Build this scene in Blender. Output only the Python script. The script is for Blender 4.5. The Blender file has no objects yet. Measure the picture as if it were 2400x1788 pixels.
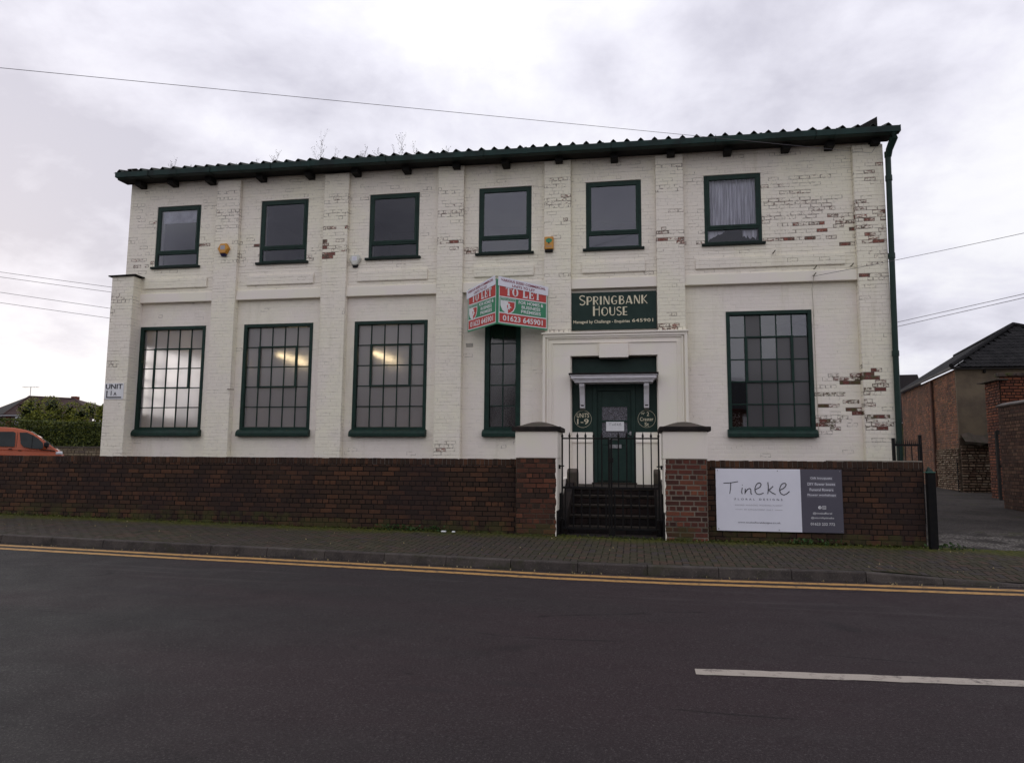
import bpy, bmesh, math, random
from mathutils import Vector, Matrix
import numpy as np
random.seed(7)
rad = math.radians
SC = bpy.context.scene
COL = SC.collection

# ------------------------------------------------------------------ camera
def make_camera():
    yaw, pit, rol = rad(-9.767), rad(6.445), rad(0.459)
    cy, sy = math.cos(yaw), math.sin(yaw)
    fw = Vector((sy*math.cos(pit), cy*math.cos(pit), math.sin(pit)))
    r0 = Vector((cy, -sy, 0)); u0 = r0.cross(fw)
    r = r0*math.cos(rol)+u0*math.sin(rol); u = -r0*math.sin(rol)+u0*math.cos(rol)
    cd = bpy.data.cameras.new('camera'); cd.sensor_width = 36; cd.lens = 1688.16/2400*36
    cd.clip_start = .1; cd.clip_end = 2000
    c = bpy.data.objects.new('camera', cd); COL.objects.link(c)
    c.matrix_world = Matrix(((r.x, u.x, -fw.x, 0), (r.y, u.y, -fw.y, 0), (r.z, u.z, -fw.z, 0), (0, 0, 0, 1)))
    SC.camera = c
make_camera()

# ------------------------------------------------------------------ sky, sun, exposure
SKY_DARK, SKY_MID, SKY_LIGHT = (4.6, 4.5, 5.6), (6.9, 6.75, 7.7), (10.2, 10.1, 10.5)
def make_world():
    w = bpy.data.worlds.new('World'); SC.world = w; w.use_nodes = True
    nt = w.node_tree; N = nt.nodes; L = nt.links; N.clear()
    out = N.new('ShaderNodeOutputWorld'); bg = N.new('ShaderNodeBackground'); bg.inputs[1].default_value = .1
    sky = N.new('ShaderNodeTexSky'); sky.sky_type = 'NISHITA'; sky.sun_disc = False
    sky.sun_elevation = rad(16); sky.sun_rotation = rad(-48)
    tc = N.new('ShaderNodeTexCoord'); sep = N.new('ShaderNodeSeparateXYZ'); L.new(tc.outputs['Generated'], sep.inputs[0])
    def M(op, a, b=None, c=None):
        n = N.new('ShaderNodeMath'); n.operation = op
        for i, v in enumerate((a, b, c)):
            if v is None: continue
            if isinstance(v, (int, float)): n.inputs[i].default_value = v
            else: L.new(v, n.inputs[i])
        return n.outputs[0]
    z = M('MAXIMUM', sep.outputs[2], 0.0)
    zz = M('ADD', z, .30)
    px = M('DIVIDE', sep.outputs[0], zz); py = M('DIVIDE', sep.outputs[1], zz)
    cb = N.new('ShaderNodeCombineXYZ'); L.new(px, cb.inputs[0]); L.new(py, cb.inputs[1])
    def noise(scale, det, dist, off, rough=.5):
        mp = N.new('ShaderNodeMapping'); mp.inputs['Location'].default_value = off; L.new(cb.outputs[0], mp.inputs[0])
        n = N.new('ShaderNodeTexNoise'); n.inputs['Scale'].default_value = scale; n.inputs['Detail'].default_value = det
        n.inputs['Distortion'].default_value = dist; n.inputs['Roughness'].default_value = rough
        L.new(mp.outputs[0], n.inputs['Vector']); return n.outputs[0]
    n1 = noise(1.25, 8, .25, (3.1, 1.7, 0), .54); n2 = noise(4.2, 7, .2, (7, 2, 4), .6)
    v = M('ADD', M('MULTIPLY', n1, .68), M('MULTIPLY', n2, .32))
    # the cloud thins towards the western horizon, where the light comes through
    low = M('SUBTRACT', 1.0, M('MULTIPLY', z, 3.4))
    low = M('MAXIMUM', low, 0.0)
    west = M('MAXIMUM', M('ADD', M('MULTIPLY', sep.outputs[0], -.6), M('MULTIPLY', sep.outputs[1], .5)), 0.0)
    v = M('ADD', v, M('MULTIPLY', M('MULTIPLY', low, west), .13))
    rp = N.new('ShaderNodeValToRGB'); L.new(v, rp.inputs[0]); e = rp.color_ramp.elements
    e[0].position = .39; e[0].color = (.545, .535, .615, 1); e[1].position = .655; e[1].color = (.90, .895, .92, 1)
    m = rp.color_ramp.elements.new(.49); m.color = (.73, .72, .80, 1)
    m = rp.color_ramp.elements.new(.555); m.color = (.835, .83, .87, 1)
    ml = N.new('ShaderNodeVectorMath'); ml.operation = 'SCALE'; L.new(rp.outputs[0], ml.inputs[0]); L.new(M('MULTIPLY', M('ADD', 1.0, M('MULTIPLY', z, .30)), 8.75), ml.inputs[3])
    mx = N.new('ShaderNodeMixRGB'); mx.inputs[0].default_value = .96
    L.new(sky.outputs[0], mx.inputs[1]); L.new(ml.outputs[0], mx.inputs[2])
    L.new(mx.outputs[0], bg.inputs[0]); L.new(bg.outputs[0], out.inputs[0])
make_world()
def make_sun():
    sd = bpy.data.lights.new('sun', 'SUN'); sd.energy = .5; sd.angle = rad(35); sd.color = (1, .95, .88)
    o = bpy.data.objects.new('sun', sd); COL.objects.link(o)
    d = Vector((math.sin(rad(-48))*math.cos(rad(16)), math.cos(rad(-48))*math.cos(rad(16)), math.sin(rad(16))))
    o.rotation_euler = d.to_track_quat('Z', 'Y').to_euler()
make_sun()
SC.view_settings.view_transform = 'Standard'; SC.view_settings.look = 'None'
SC.view_settings.exposure = 0.30; SC.view_settings.gamma = 1; SC.view_settings.use_curve_mapping = False
SC.render.engine = 'CYCLES'

# ------------------------------------------------------------------ object helpers
def tag(o, label=None, cat=None, group=None, kind=None):
    if label: o['label'] = label
    if cat: o['category'] = cat
    if group: o['group'] = group
    if kind: o['kind'] = kind
    return o
def empty(name, loc=(0, 0, 0), **k):
    o = bpy.data.objects.new(name, None); COL.objects.link(o); o.location = loc; o.empty_display_size = .2
    return tag(o, **k)
def link(name, me, parent=None, mat=None):
    o = bpy.data.objects.new(name, me); COL.objects.link(o)
    if mat is not None and len(me.materials) == 0: me.materials.append(mat)
    if parent is not None:
        o.parent = parent
        t = Vector(); q = parent
        while q is not None: t += q.location; q = q.parent
        o.location = -t
    return o
class MB:
    def __init__(s): s.v = []; s.f = []; s.c = []
    def add(s, vs, fs, c=None):
        b = len(s.v); s.v += [tuple(p) for p in vs]; s.f += [tuple(b+i for i in f) for f in fs]
        if c is not None: s.c += [c]*len(vs)
        return s
    def box(s, x0, x1, y0, y1, z0, z1, c=None):
        return s.add([(x0,y0,z0),(x1,y0,z0),(x1,y1,z0),(x0,y1,z0),(x0,y0,z1),(x1,y0,z1),(x1,y1,z1),(x0,y1,z1)],
            [(0,3,2,1),(4,5,6,7),(0,1,5,4),(1,2,6,5),(2,3,7,6),(3,0,4,7)], c)
    def quad(s, a, b, c, d): return s.add([a, b, c, d], [(0,1,2,3)])
    def prism(s, pts, ax, a, b):
        # pts: 2-D outline, extruded along axis ax from a to b
        n = len(pts)
        def P(p, t): return {'x': (t, p[0], p[1]), 'y': (p[0], t, p[1]), 'z': (p[0], p[1], t)}[ax]
        vs = [P(p, a) for p in pts]+[P(p, b) for p in pts]
        return s.add(vs, [tuple(range(n)), tuple(range(2*n-1, n-1, -1))]+[(i, i+n, (i+1) % n+n, (i+1) % n) for i in range(n)])
    def tube(s, pts, r, n=6, cap=True):
        pts = [Vector(p) for p in pts]; b = len(s.v); m = len(pts)
        rs = r if isinstance(r, (list, tuple)) else [r]*m
        for i, p in enumerate(pts):
            t = (pts[min(i+1, m-1)]-pts[max(i-1, 0)]).normalized()
            h = Vector((0, 0, 1)) if abs(t.z) < .9 else Vector((1, 0, 0))
            a = t.cross(h).normalized(); c = t.cross(a)
            for k in range(n):
                w = 2*math.pi*k/n; s.v.append(tuple(p+(a*math.cos(w)+c*math.sin(w))*rs[i]))
        for i in range(m-1):
            for k in range(n):
                s.f.append((b+i*n+k, b+i*n+(k+1) % n, b+(i+1)*n+(k+1) % n, b+(i+1)*n+k))
        if cap: s.f.append(tuple(b+k for k in range(n))[::-1]); s.f.append(tuple(b+(m-1)*n+k for k in range(n)))
        return s
    def build(s, name, mat, parent=None, bevel=0, smooth=False, **k):
        me = bpy.data.meshes.new(name); me.from_pydata(s.v, [], s.f); me.update()
        if s.c:
            a = me.attributes.new('Col', 'FLOAT_COLOR', 'POINT'); a.data.foreach_set('color', np.array(s.c, dtype=np.float32).ravel())
        bm = bmesh.new(); bm.from_mesh(me)
        if not s.c: bmesh.ops.recalc_face_normals(bm, faces=bm.faces)
        if bevel: bmesh.ops.bevel(bm, geom=[e for e in bm.edges if len(e.link_faces) == 2 and e.calc_face_angle(0) > .6], offset=bevel, segments=1, affect='EDGES', clamp_overlap=True)
        bm.to_mesh(me); bm.free()
        if smooth:
            me.polygons.foreach_set('use_smooth', [True]*len(me.polygons))
        return tag(link(name, me, parent, mat), **k)
def box(name, mat, parent, x0, x1, y0, y1, z0, z1, bevel=0, **k):
    return MB().box(x0, x1, y0, y1, z0, z1).build(name, mat, parent, bevel, **k)
def shade(o, ang=40):
    me = o.data; me.polygons.foreach_set('use_smooth', [True]*len(me.polygons))
    try: me.set_sharp_from_angle(angle=rad(ang))
    except Exception: pass
    return o

# ------------------------------------------------------------------ materials
class NT:
    def __init__(s, name):
        s.m = bpy.data.materials.new(name); s.m.use_nodes = True; s.t = s.m.node_tree; s.N = s.t.nodes; s.L = s.t.links
        s.N.clear(); s.out = s.N.new('ShaderNodeOutputMaterial'); s.p = s.N.new('ShaderNodeBsdfPrincipled'); s.L.new(s.p.outputs[0], s.out.inputs[0])
        s.pos = s.N.new('ShaderNodeNewGeometry').outputs['Position']
    def put(s, sock, v):
        if v is None: return
        if isinstance(v, (int, float)): sock.default_value = v
        elif isinstance(v, tuple): sock.default_value = v if len(v) == len(sock.default_value) else tuple(v)+(1,)
        else: s.L.new(v, sock)
    def M(s, op, a, b=None, c=None, clamp=False):
        n = s.N.new('ShaderNodeMath'); n.operation = op; n.use_clamp = clamp
        for i, v in enumerate((a, b, c)): s.put(n.inputs[i], v)
        return n.outputs[0]
    def noise(s, scale, det=4, rough=.55, stretch=(1, 1, 1), off=(0, 0, 0), dist=0, vec=None):
        mp = s.N.new('ShaderNodeMapping'); mp.inputs['Scale'].default_value = stretch; mp.inputs['Location'].default_value = off
        s.L.new(vec or s.pos, mp.inputs[0])
        n = s.N.new('ShaderNodeTexNoise'); n.inputs['Scale'].default_value = scale; n.inputs['Detail'].default_value = det
        n.inputs['Roughness'].default_value = rough; n.inputs['Distortion'].default_value = dist; s.L.new(mp.outputs[0], n.inputs['Vector']); return n.outputs[0]
    def step(s, v, a, b):
        n = s.N.new('ShaderNodeMapRange'); n.interpolation_type = 'SMOOTHSTEP'; s.put(n.inputs[0], v); s.put(n.inputs[1], a); s.put(n.inputs[2], b); return n.outputs[0]
    def mix(s, f, a, b, mode='MIX'):
        n = s.N.new('ShaderNodeMixRGB'); n.blend_type = mode; s.put(n.inputs[0], f); s.put(n.inputs[1], a); s.put(n.inputs[2], b); return n.outputs[0]
    def ramp(s, v, stops, interp='LINEAR'):
        n = s.N.new('ShaderNodeValToRGB'); s.put(n.inputs[0], v); e = n.color_ramp.elements; n.color_ramp.interpolation = interp
        while len(e) > 2: e.remove(e[-1])
        for i, (p, c) in enumerate(stops):
            q = e[i] if i < 2 else e.new(p)
            q.position = p; q.color = tuple(c)+(1,)
        return n.outputs[0]
    def bump(s, h, strength=.3, dist=.01):
        n = s.N.new('ShaderNodeBump'); n.inputs['Strength'].default_value = strength; n.inputs['Distance'].default_value = dist; s.L.new(h, n.inputs['Height']); s.L.new(n.outputs[0], s.p.inputs['Normal'])
    def fin(s, col=None, rough=.7, spec=.5, metal=0):
        s.put(s.p.inputs['Base Color'], col); s.put(s.p.inputs['Roughness'], rough); s.put(s.p.inputs['Metallic'], metal)
        s.put(s.p.inputs['Specular IOR Level'], spec); return s.m
    def attr(s):
        a = s.N.new('ShaderNodeAttribute'); a.attribute_name = 'Col'; q = s.N.new('ShaderNodeSeparateColor'); s.L.new(a.outputs['Color'], q.inputs[0])
        return q.outputs[0], q.outputs[1], q.outputs[2], a.outputs['Alpha']
    def orand(s): return s.N.new('ShaderNodeObjectInfo').outputs['Random']
    def sep(s): 
        q = s.N.new('ShaderNodeSeparateXYZ'); s.L.new(s.pos, q.inputs[0]); return q.outputs
def simple(name, c1, c2=None, scale=6, rough=.6, bump=.15, spec=.2, metal=0, dist=.004, stretch=(1, 1, 1), bscale=60):
    t = NT(name); c2 = c2 or tuple(x*.8 for x in c1)
    n = t.noise(scale, 6, .6, stretch)
    if bump: t.bump(t.noise(bscale, 4, .6, stretch), bump, dist)
    return t.fin(t.mix(t.step(n, .35, .68), c1, c2), rough, spec, metal)

def mat_paintbrick(name, smooth=False):
    t = NT(name); fl, rn, fr, moss = t.attr()
    big = t.noise(.55, 5, .6); mid = t.noise(3.5, 6, .65)
    # cream paint, pinkish where rubbed, yellower where weathered
    c = t.mix(t.step(big, .38, .62), (.84, .77, .70) if smooth else (.85, .785, .69), (.85, .80, .675) if smooth else (.86, .815, .66))
    c = t.mix(t.M('MULTIPLY', t.step(mid, .5, .75), .35), c, (.70, .66, .57))
    c = t.mix(t.M('MULTIPLY', rn, .12), c, (.60, .56, .52))
    run = t.noise(2.2, 5, .7, (1, 1, .10)); c = t.mix(t.M('MULTIPLY', t.step(run, .54, .74), .38), c, (.58, .53, .40))
    # hairline cracks, and the shadow under brick edges painted as dark joint lines
    jn = t.noise(2.3, 5, .75, (1.0, 1, 9)); jm = t.M('MULTIPLY', t.M('SUBTRACT', 1.0, t.step(fr, .1, .4)), t.step(jn, .44 if not smooth else .55, .66))
    c = t.mix(t.M('MULTIPLY', jm, .62 if not smooth else .5), c, (.34, .30, .25))
    # edges of bricks crack first
    ej = t.M('MULTIPLY', t.M('SUBTRACT', 1.0, fr), t.M('MULTIPLY', t.step(fl, .12, .45), t.step(t.noise(9, 5, .7, (1, 1, 1.6), off=(2, 9, 4)), .43, .56)))
    c = t.mix(t.M('MULTIPLY', ej, .85), c, (.14, .11, .085))
    # flaked paint
    fn = t.noise(15, 7, .74, (.75, 1, 2.5), dist=.9)
    thr = t.M('MULTIPLY', t.M('ADD', t.M('ADD', t.M('MULTIPLY', fl, .31), .262), t.M('MULTIPLY', t.step(fl, .86, .97), .09)), t.step(fl, .02, .12))
    thr = t.M('ADD', thr, t.M('MULTIPLY', t.M('MULTIPLY', fl, t.M('SUBTRACT', 1.0, fr)), .07))
    m = t.M('MULTIPLY', t.M('SUBTRACT', thr, fn), 26, clamp=True)
    ex = t.mix(rn, (.27, .075, .05), (.17, .06, .045)); ex = t.mix(t.step(t.noise(9, 4), .4, .65), ex, (.09, .06, .042))
    ex = t.mix(t.step(t.noise(40, 3), .55, .7), ex, (.34, .26, .20))
    ms = t.mix(t.step(t.noise(7, 4, off=(3, 3, 3)), .42, .55), (.085, .045, .022), (.085, .075, .028)); ms = t.mix(t.step(t.noise(3.3, 4, off=(7, 1, 3)), .48, .56), ms, (.15, .045, .035)); ex = t.mix(moss, ex, ms)
    ex = t.mix(t.M('MULTIPLY', t.M('SUBTRACT', 1.0, fr), .8), ex, (.13, .10, .08))
    c = t.mix(m, c, ex)
    h = t.M('ADD', t.M('MULTIPLY', t.noise(45, 5, .7), .35), t.M('MULTIPLY', m, -.8)); t.bump(h, .35, .004)
    return t.fin(c, .62, .35)
def mat_brick(name, dark, red, hot, mortar, soot=.6, sootcol=(.018, .014, .02), lift=1.0, mlight=.5):
    t = NT(name); fl, rn, fr, gr = t.attr()
    c = t.ramp(rn, [(0, dark), (.35, tuple((a+b)/2 for a, b in zip(dark, red))), (.62, red), (.9, hot), (1.0, hot)])
    c = t.mix(t.M('MULTIPLY', t.step(t.noise(26, 5, .7), .42, .7), .45), c, dark)
    c = t.mix(t.M('MULTIPLY', t.step(t.noise(60, 3, .6), .62, .75), .25), c, (.22, .17, .13))
    mc = t.mix(t.step(t.noise(1.3, 4, .6), .5-.25*(mlight-.5)*2, .60), tuple(x*.25 for x in mortar), mortar)
    c = t.mix(t.step(fr, .5, .9), mc, c)
    c = t.mix(t.M('MULTIPLY', t.step(t.noise(1.1, 6, .62, off=(5, 1, 2)), .44, .62), soot), c, sootcol)
    c = t.mix(t.M('MULTIPLY', gr, t.step(t.noise(4, 5), .42, .6)), c, (.06, .062, .018))
    t.bump(t.noise(55, 5, .7), .5, .005)
    return t.fin(c, .85, .25)
# ------------------------------------------------------------------ bricks
def cells_bond(x0, x1, z0, z1, holes=(), course=.086, L=.232, garden=4, phase=0):
    """brick cells of one wall face in (u, v), cut round rectangular holes"""
    out = []; zb = math.floor(z0/course+1e-6)*course; r = 0
    while zb < z1-1e-4:
        row = int(round(zb/course)); za, zt = max(zb, z0), min(zb+course, z1)
        cuts = {za, zt}
        for h in holes:
            for e in (h[2], h[3]):
                if za+1e-4 < e < zt-1e-4: cuts.add(e)
        cuts = sorted(cuts); rnd = random.Random(row*7919+int(x0*100)); rj = rnd.uniform(-.012, .012)
        for a, b in zip(cuts, cuts[1:]):
            if b-a < .012: continue
            iv = [(x0, x1)]
            for h in holes:
                if h[2] < (a+b)/2 < h[3]:
                    n = []
                    for p, q in iv:
                        if h[1] <= p or h[0] >= q: n.append((p, q)); continue
                        if h[0] > p: n.append((p, h[0]))
                        if h[1] < q: n.append((h[1], q))
                    iv = n
            head = garden and (row+phase) % garden == 0
            step = L/2 if head else L
            offs = (0 if head else (L/2 if row % 2 else 0))+L/4*(1 if head else 0)+rj
            for p, q in iv:
                k = math.floor((p-offs)/step); u = offs+k*step
                while u < q-1e-4:
                    e = u+step; ua, ub = max(u, p), min(e, q)
                    if not head and garden == 0 and False: pass
                    if ub-ua > .02: out.append((ua, ub, a, b))
                    elif out and abs(out[-1][1]-ua) < 1e-6 and abs(out[-1][2]-a) < 1e-6: out[-1] = (out[-1][0], ub, a, b)
                    u = e
        zb += course
    return out
def cell_geo(w, h, joint, prof, ch, rim=0):
    j = joint/2; hw, hh = w/2, h/2
    j = min(j, hw*.3, hh*.3); c = min(ch, hw*.3, hh*.3)
    R = lambda a, b, n: [(-a, -b, n), (a, -b, n), (a, b, n), (-a, b, n)]
    vs = R(hw, hh, 0)+R(hw-j, hh-j, 0)+R(hw-j-c, hh-j-c, prof)
    fs = []
    for k in (0, 4):
        for i in range(4):
            q = (i+1) % 4; fs.append((k+i, k+q, k+4+q, k+4+i))
    if rim:
        q = min(rim, (hw-j-c)*.4, (hh-j-c)*.4); vs += R(hw-j-c-q, hh-j-c-q, prof)
        for i in range(4): k = (i+1) % 4; fs.append((8+i, 8+k, 12+k, 12+i))
        fs.append((12, 13, 14, 15))
    else: fs.append((8, 9, 10, 11))
    return vs, fs
def cell_fr(nv): return [0.]*8+([1.]*4 if nv == 12 else [.55]*4+[1.]*4)
class Face:
    def __init__(s, O, U, N, V=(0, 0, 1)):
        s.O = Vector(O); s.U = Vector(U).normalized(); s.N = Vector(N).normalized(); s.V = Vector(V).normalized()
        s.M = Matrix(((s.U.x, s.V.x, s.N.x), (s.U.y, s.V.y, s.N.y), (s.U.z, s.V.z, s.N.z)))
    def P(s, u, v, n=0): return s.O+s.U*u+s.V*v+s.N*n
CAMF = Vector((-.169, .979, .112))
def brickwork(parent, faces, mat, joint=.010, prof=.004, ch=.003, nobj=300, attrfn=None, pname='brick', stuff='brickwork', jit=.0015, tilt=.0, rim=0, elig=None):
    """faces: list of (Face, cells).  The nobj cells that show largest become objects, the rest one mesh."""
    allc = []
    for fi, (F, cells) in enumerate(faces):
        for c in cells:
            ctr = F.P((c[0]+c[1])/2, (c[2]+c[3])/2); d = ctr.dot(CAMF); v = (-ctr).normalized().dot(F.N)
            size = (c[1]-c[0])*(c[3]-c[2])*max(v, .02)/max(d*d, .1)
            inview = abs(ctr.x*.986+ctr.y*.169)/max(d, .1) < .72 and d > 1 and v > 0.02
            if elig and not elig(ctr): inview = False
            allc.append((size if inview else 0, F, c, ctr, fi))
    allc.sort(key=lambda t: -t[0])
    mb = MB(); cache = {}
    for i, (sz, F, c, ctr, fi) in enumerate(allc):
        w, h = c[1]-c[0], c[3]-c[2]
        rn = random.random(); fl, gr = attrfn(ctr, c, fi) if attrfn else (0, 0)
        if i < nobj and sz > 0:
            kw, kh, kf, kr, kg = round(w, 2), round(h, 3), round(fl*4)/4, round(rn*5)/5, round(gr*2)/2
            key = (kw, kh, kf, kr, kg)
            me = cache.get(key)
            if me is None:
                vs, fs = cell_geo(w, h, joint, prof, ch, rim); FRV = cell_fr(len(vs))
                me = bpy.data.meshes.new(pname); me.from_pydata(vs, [], fs)
                a = me.attributes.new('Col', 'FLOAT_COLOR', 'POINT')
                a.data.foreach_set('color', np.array([(kf, kr, FRV[q], kg) for q in range(len(vs))], dtype=np.float32).ravel())
                me.materials.append(mat); cache[key] = me; me['w'] = w; me['h'] = h
            o = bpy.data.objects.new(pname, me); COL.objects.link(o); o.parent = parent
            off = Vector(); q = parent
            while q is not None: off += q.location; q = q.parent
            mw = F.M.to_4x4() @ Matrix.Diagonal((w/me['w'], h/me['h'], 1, 1))
            mw.translation = ctr-off+F.N*random.uniform(0, jit)
            o.matrix_local = mw
        else:
            vs, fs = cell_geo(w, h, joint, prof, ch, rim); FRV = cell_fr(len(vs))
            j = random.uniform(0, jit); tx = random.uniform(-tilt, tilt); ty = random.uniform(-tilt, tilt)
            b = len(mb.v)
            for q, (x, y, n) in enumerate(vs):
                nn = n+(j+tx*x+ty*y if q >= 4 else 0)
                mb.v.append(tuple(ctr+F.U*x+F.V*y+F.N*nn)); mb.c.append((fl, rn, FRV[q], gr))
            mb.f += [tuple(b+k for k in f) for f in fs]
    if mb.v:
        o = mb.build(stuff, mat, parent, kind='stuff')
    return

# ------------------------------------------------------------------ lettering
def letters(name, body, parent, mat, F, u, v, height=None, width=None, bold=0, n=.003, align='C', rot=0, spacing=1.0, shear=0):
    cu = bpy.data.curves.new('t', 'FONT'); cu.body = body; cu.size = 1; cu.offset = bold; cu.space_character = spacing; cu.shear = shear
    cu.resolution_u = 3
    ob = bpy.data.objects.new('t', cu); COL.objects.link(ob)
    me = bpy.data.meshes.new_from_object(ob.evaluated_get(bpy.context.evaluated_depsgraph_get()))
    bpy.data.objects.remove(ob); bpy.data.curves.remove(cu)
    xs = [q.co.x for q in me.vertices]; ys = [q.co.y for q in me.vertices]
    if not xs: return None
    x0, x1, y0, y1 = min(xs), max(xs), min(ys), max(ys)
    sy = (height/(y1-y0)) if height else None; sx = (width/(x1-x0)) if width else None
    sy = sy or sx; sx = sx or sy
    cr, sr = math.cos(rot), math.sin(rot); cx = {'C': (x0+x1)/2, 'L': x0, 'R': x1}[align]
    for q in me.vertices:
        a = (q.co.x-cx)*sx; b = (q.co.y-(y0+y1)/2)*sy
        q.co = F.P(u+a*cr-b*sr, v+a*sr+b*cr, n)
    me.name = name
    return link(name, me, parent, mat)
def arc(cx, cy, rx, ry, a0, a1, n=10): return [(cx+rx*math.cos(rad(a0+(a1-a0)*i/n)), cy+ry*math.sin(rad(a0+(a1-a0)*i/n))) for i in range(n+1)]
def ribbon(mb, F, pts, w, n):
    P = [Vector((p[0], p[1])) for p in pts]; P = [p for i, p in enumerate(P) if i == 0 or (p-P[i-1]).length > 1e-6]
    if len(P) < 2: return
    L = []
    for i, p in enumerate(P):
        a = (P[i]-P[i-1]).normalized() if i else (P[1]-P[0]).normalized(); b = (P[i+1]-P[i]).normalized() if i < len(P)-1 else a
        na = Vector((-a.y, a.x)); nb = Vector((-b.y, b.x)); m = (na+nb); m = m.normalized() if m.length > 1e-4 else na
        k = min(1/max(m.dot(na), .4), 2.2); L.append((p+m*w/2*k, p-m*w/2*k))
    b0 = len(mb.v)
    for l, r in L: mb.v.append(tuple(F.P(l.x, l.y, n))); mb.v.append(tuple(F.P(r.x, r.y, n)))
    mb.f += [(b0+2*i, b0+2*i+1, b0+2*i+3, b0+2*i+2) for i in range(len(L)-1)]
TH, TN = .17, .075
DECO = {
 'S': (.62, [([(.55, .86)]+arc(.31, .74, .25, .23, 40, 180, 8)+[(.12, .62), (.48, .40)]+arc(.30, .27, .26, .24, 25, -150, 8), .09)]),
 'P': (.60, [([(.10, 0), (.10, 1)], TH), ([(.18, .965)]+arc(.30, .70, .27, .265, 90, -90, 8)+[(.18, .435)], TN)]),
 'R': (.62, [([(.10, 0), (.10, 1)], TH), ([(.18, .965)]+arc(.30, .72, .26, .245, 90, -90, 8)+[(.18, .475)], TN), ([(.28, .44), (.58, 0)], TN)]),
 'I': (.28, [([(.14, 0), (.14, 1)], TH)]),
 'N': (.74, [([(.10, 0), (.10, 1)], TN), ([(.15, .98), (.60, .02)], TH*.8), ([(.66, 0), (.66, 1)], TN)]),
 'G': (.78, [(arc(.40, .5, .34, .465, 50, 310, 14)+[(.66, .42), (.42, .42)], TN), (arc(.40, .5, .27, .36, 130, 230, 6), .12)]),
 'B': (.62, [([(.10, 0), (.10, 1)], TH), ([(.18, .965)]+arc(.28, .755, .22, .21, 90, -90, 7)+[(.18, .545)], TN), ([(.19, .50)]+arc(.30, .27, .27, .235, 80, -90, 8)+[(.18, .035)], TN)]),
 'A': (.76, [([(.05, 0), (.36, 1)], TN), ([(.40, .95), (.68, 0)], TH), ([(.15, .22), (.58, .22)], TN)]),
 'K': (.68, [([(.10, 0), (.10, 1)], TH), ([(.60, 1), (.20, .50)], TN), ([(.25, .48), (.64, 0)], TN)]),
 'H': (.72, [([(.10, 0), (.10, 1)], TH), ([(.64, 0), (.64, 1)], TN), ([(.18, .66), (.60, .66)], TN)]),
 'O': (.84, [(arc(.42, .5, .36, .465, 0, 360, 20), TN), (arc(.42, .5, .29, .36, 130, 230, 6), .12)]),
 'U': (.72, [([(.10, 1), (.10, .3)], TH), ([(.10, .30)]+arc(.37, .30, .27, .265, 185, 360, 8)+[(.64, 1)], TN)]),
 'E': (.56, [([(.10, 0), (.10, 1)], TH), ([(.18, .965), (.52, .965)], TN), ([(.18, .40), (.48, .40)], TN), ([(.18, .035), (.52, .035)], TN)]),
}
SERIF = {
 'T': (.90, [([(.45, .06), (.45, .94)], .23), ([(.04, .94), (.86, .94)], .12), ([(.07, .70), (.07, .90)], .07), ([(.83, .70), (.83, .90)], .07), ([(.24, .04), (.66, .04)], .08)]),
 'O': (.92, [(arc(.46, .5, .38, .45, 55, -55, 8), .14), (arc(.46, .5, .38, .45, 125, 235, 8), .14), (arc(.46, .5, .30, .46, 140, 40, 6), .09), (arc(.46, .5, .30, .46, 220, 320, 6), .09), (arc(.46, .5, .31, .38, 45, -45, 8), .16), (arc(.46, .5, .31, .38, 135, 225, 8), .16)]),
 'L': (.84, [([(.25, .07), (.25, .93)], .23), ([(.04, .96), (.46, .96)], .08), ([(.04, .04), (.80, .04)], .08), ([(.76, .08), (.76, .34)], .08), ([(.36, .12), (.72, .12)], .08)]),
 'E': (.88, [([(.25, .07), (.25, .93)], .23), ([(.04, .96), (.80, .96)], .08), ([(.04, .04), (.82, .04)], .08), ([(.79, .08), (.79, .32)], .08), ([(.77, .70), (.77, .92)], .08), ([(.37, .50), (.62, .50)], .09), ([(.64, .38), (.64, .62)], .07)]),
 ' ': (.40, []),
}
def strokes(name, text, font, parent, mat, F, u, v, height, width=None, gap=.10, n=.003):
    """text set from stroke glyphs; v is the base line, u the centre"""
    tot = sum((font[ch[0]][0]*(ch[1])+gap) for ch in text)-gap
    sx = height if width is None else width/tot; mb = MB(); x = u-tot*sx/2; k = 0
    for ch, sc in text:
        w, st = font[ch]
        for pts, sw in st:
            k += 1
            # widths follow the vertical scale; points are stretched with the line
            ribbon(mb, F, [(x+p[0]*sx*sc, v+p[1]*height*sc) for p in pts], sw*1.2*min(sx, height)*(sc*.5+.5), n+.00025*k)
        x += (w*sc+gap)*sx
    return mb.build(name, mat, parent)

# ------------------------------------------------------------------ shared materials
M_FAC = mat_paintbrick('painted brick'); M_FACS = mat_paintbrick('painted brick smooth', True)
def mat_render(name, c1, c2, rough=.7):
    t = NT(name); c = t.mix(t.step(t.noise(1.2, 6, .6), .4, .65), c1, c2)
    c = t.mix(t.M('MULTIPLY', t.step(t.noise(3, 6, .7, (1, 1, .15)), .55, .75), .3), c, tuple(x*.75 for x in c1)); t.bump(t.noise(40, 6, .7), .3, .005)
    return t.fin(c, rough, .35)
M_WHITE = mat_render('white masonry paint', (.84, .775, .70), (.84, .795, .67))
M_GREEN = simple('dark green gloss paint', (.016, .034, .028), (.020, .041, .034), 5, .38, .25, .16)
M_GREEN2 = simple('dark green window paint', (.015, .039, .030), (.012, .027, .022), 7, .42, .35, .16)
M_GREEND = simple('blackish green paint', (.007, .014, .011), (.012, .022, .018), 6, .5, .25, .15)
M_GUTTER = simple('weathered green gutter', (.014, .038, .033), (.010, .018, .017), 2.5, .5, .3, .18)
M_BLACK = simple('black iron paint', (.010, .010, .011), (.014, .012, .011), 12, .45, .4, .12)
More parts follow.
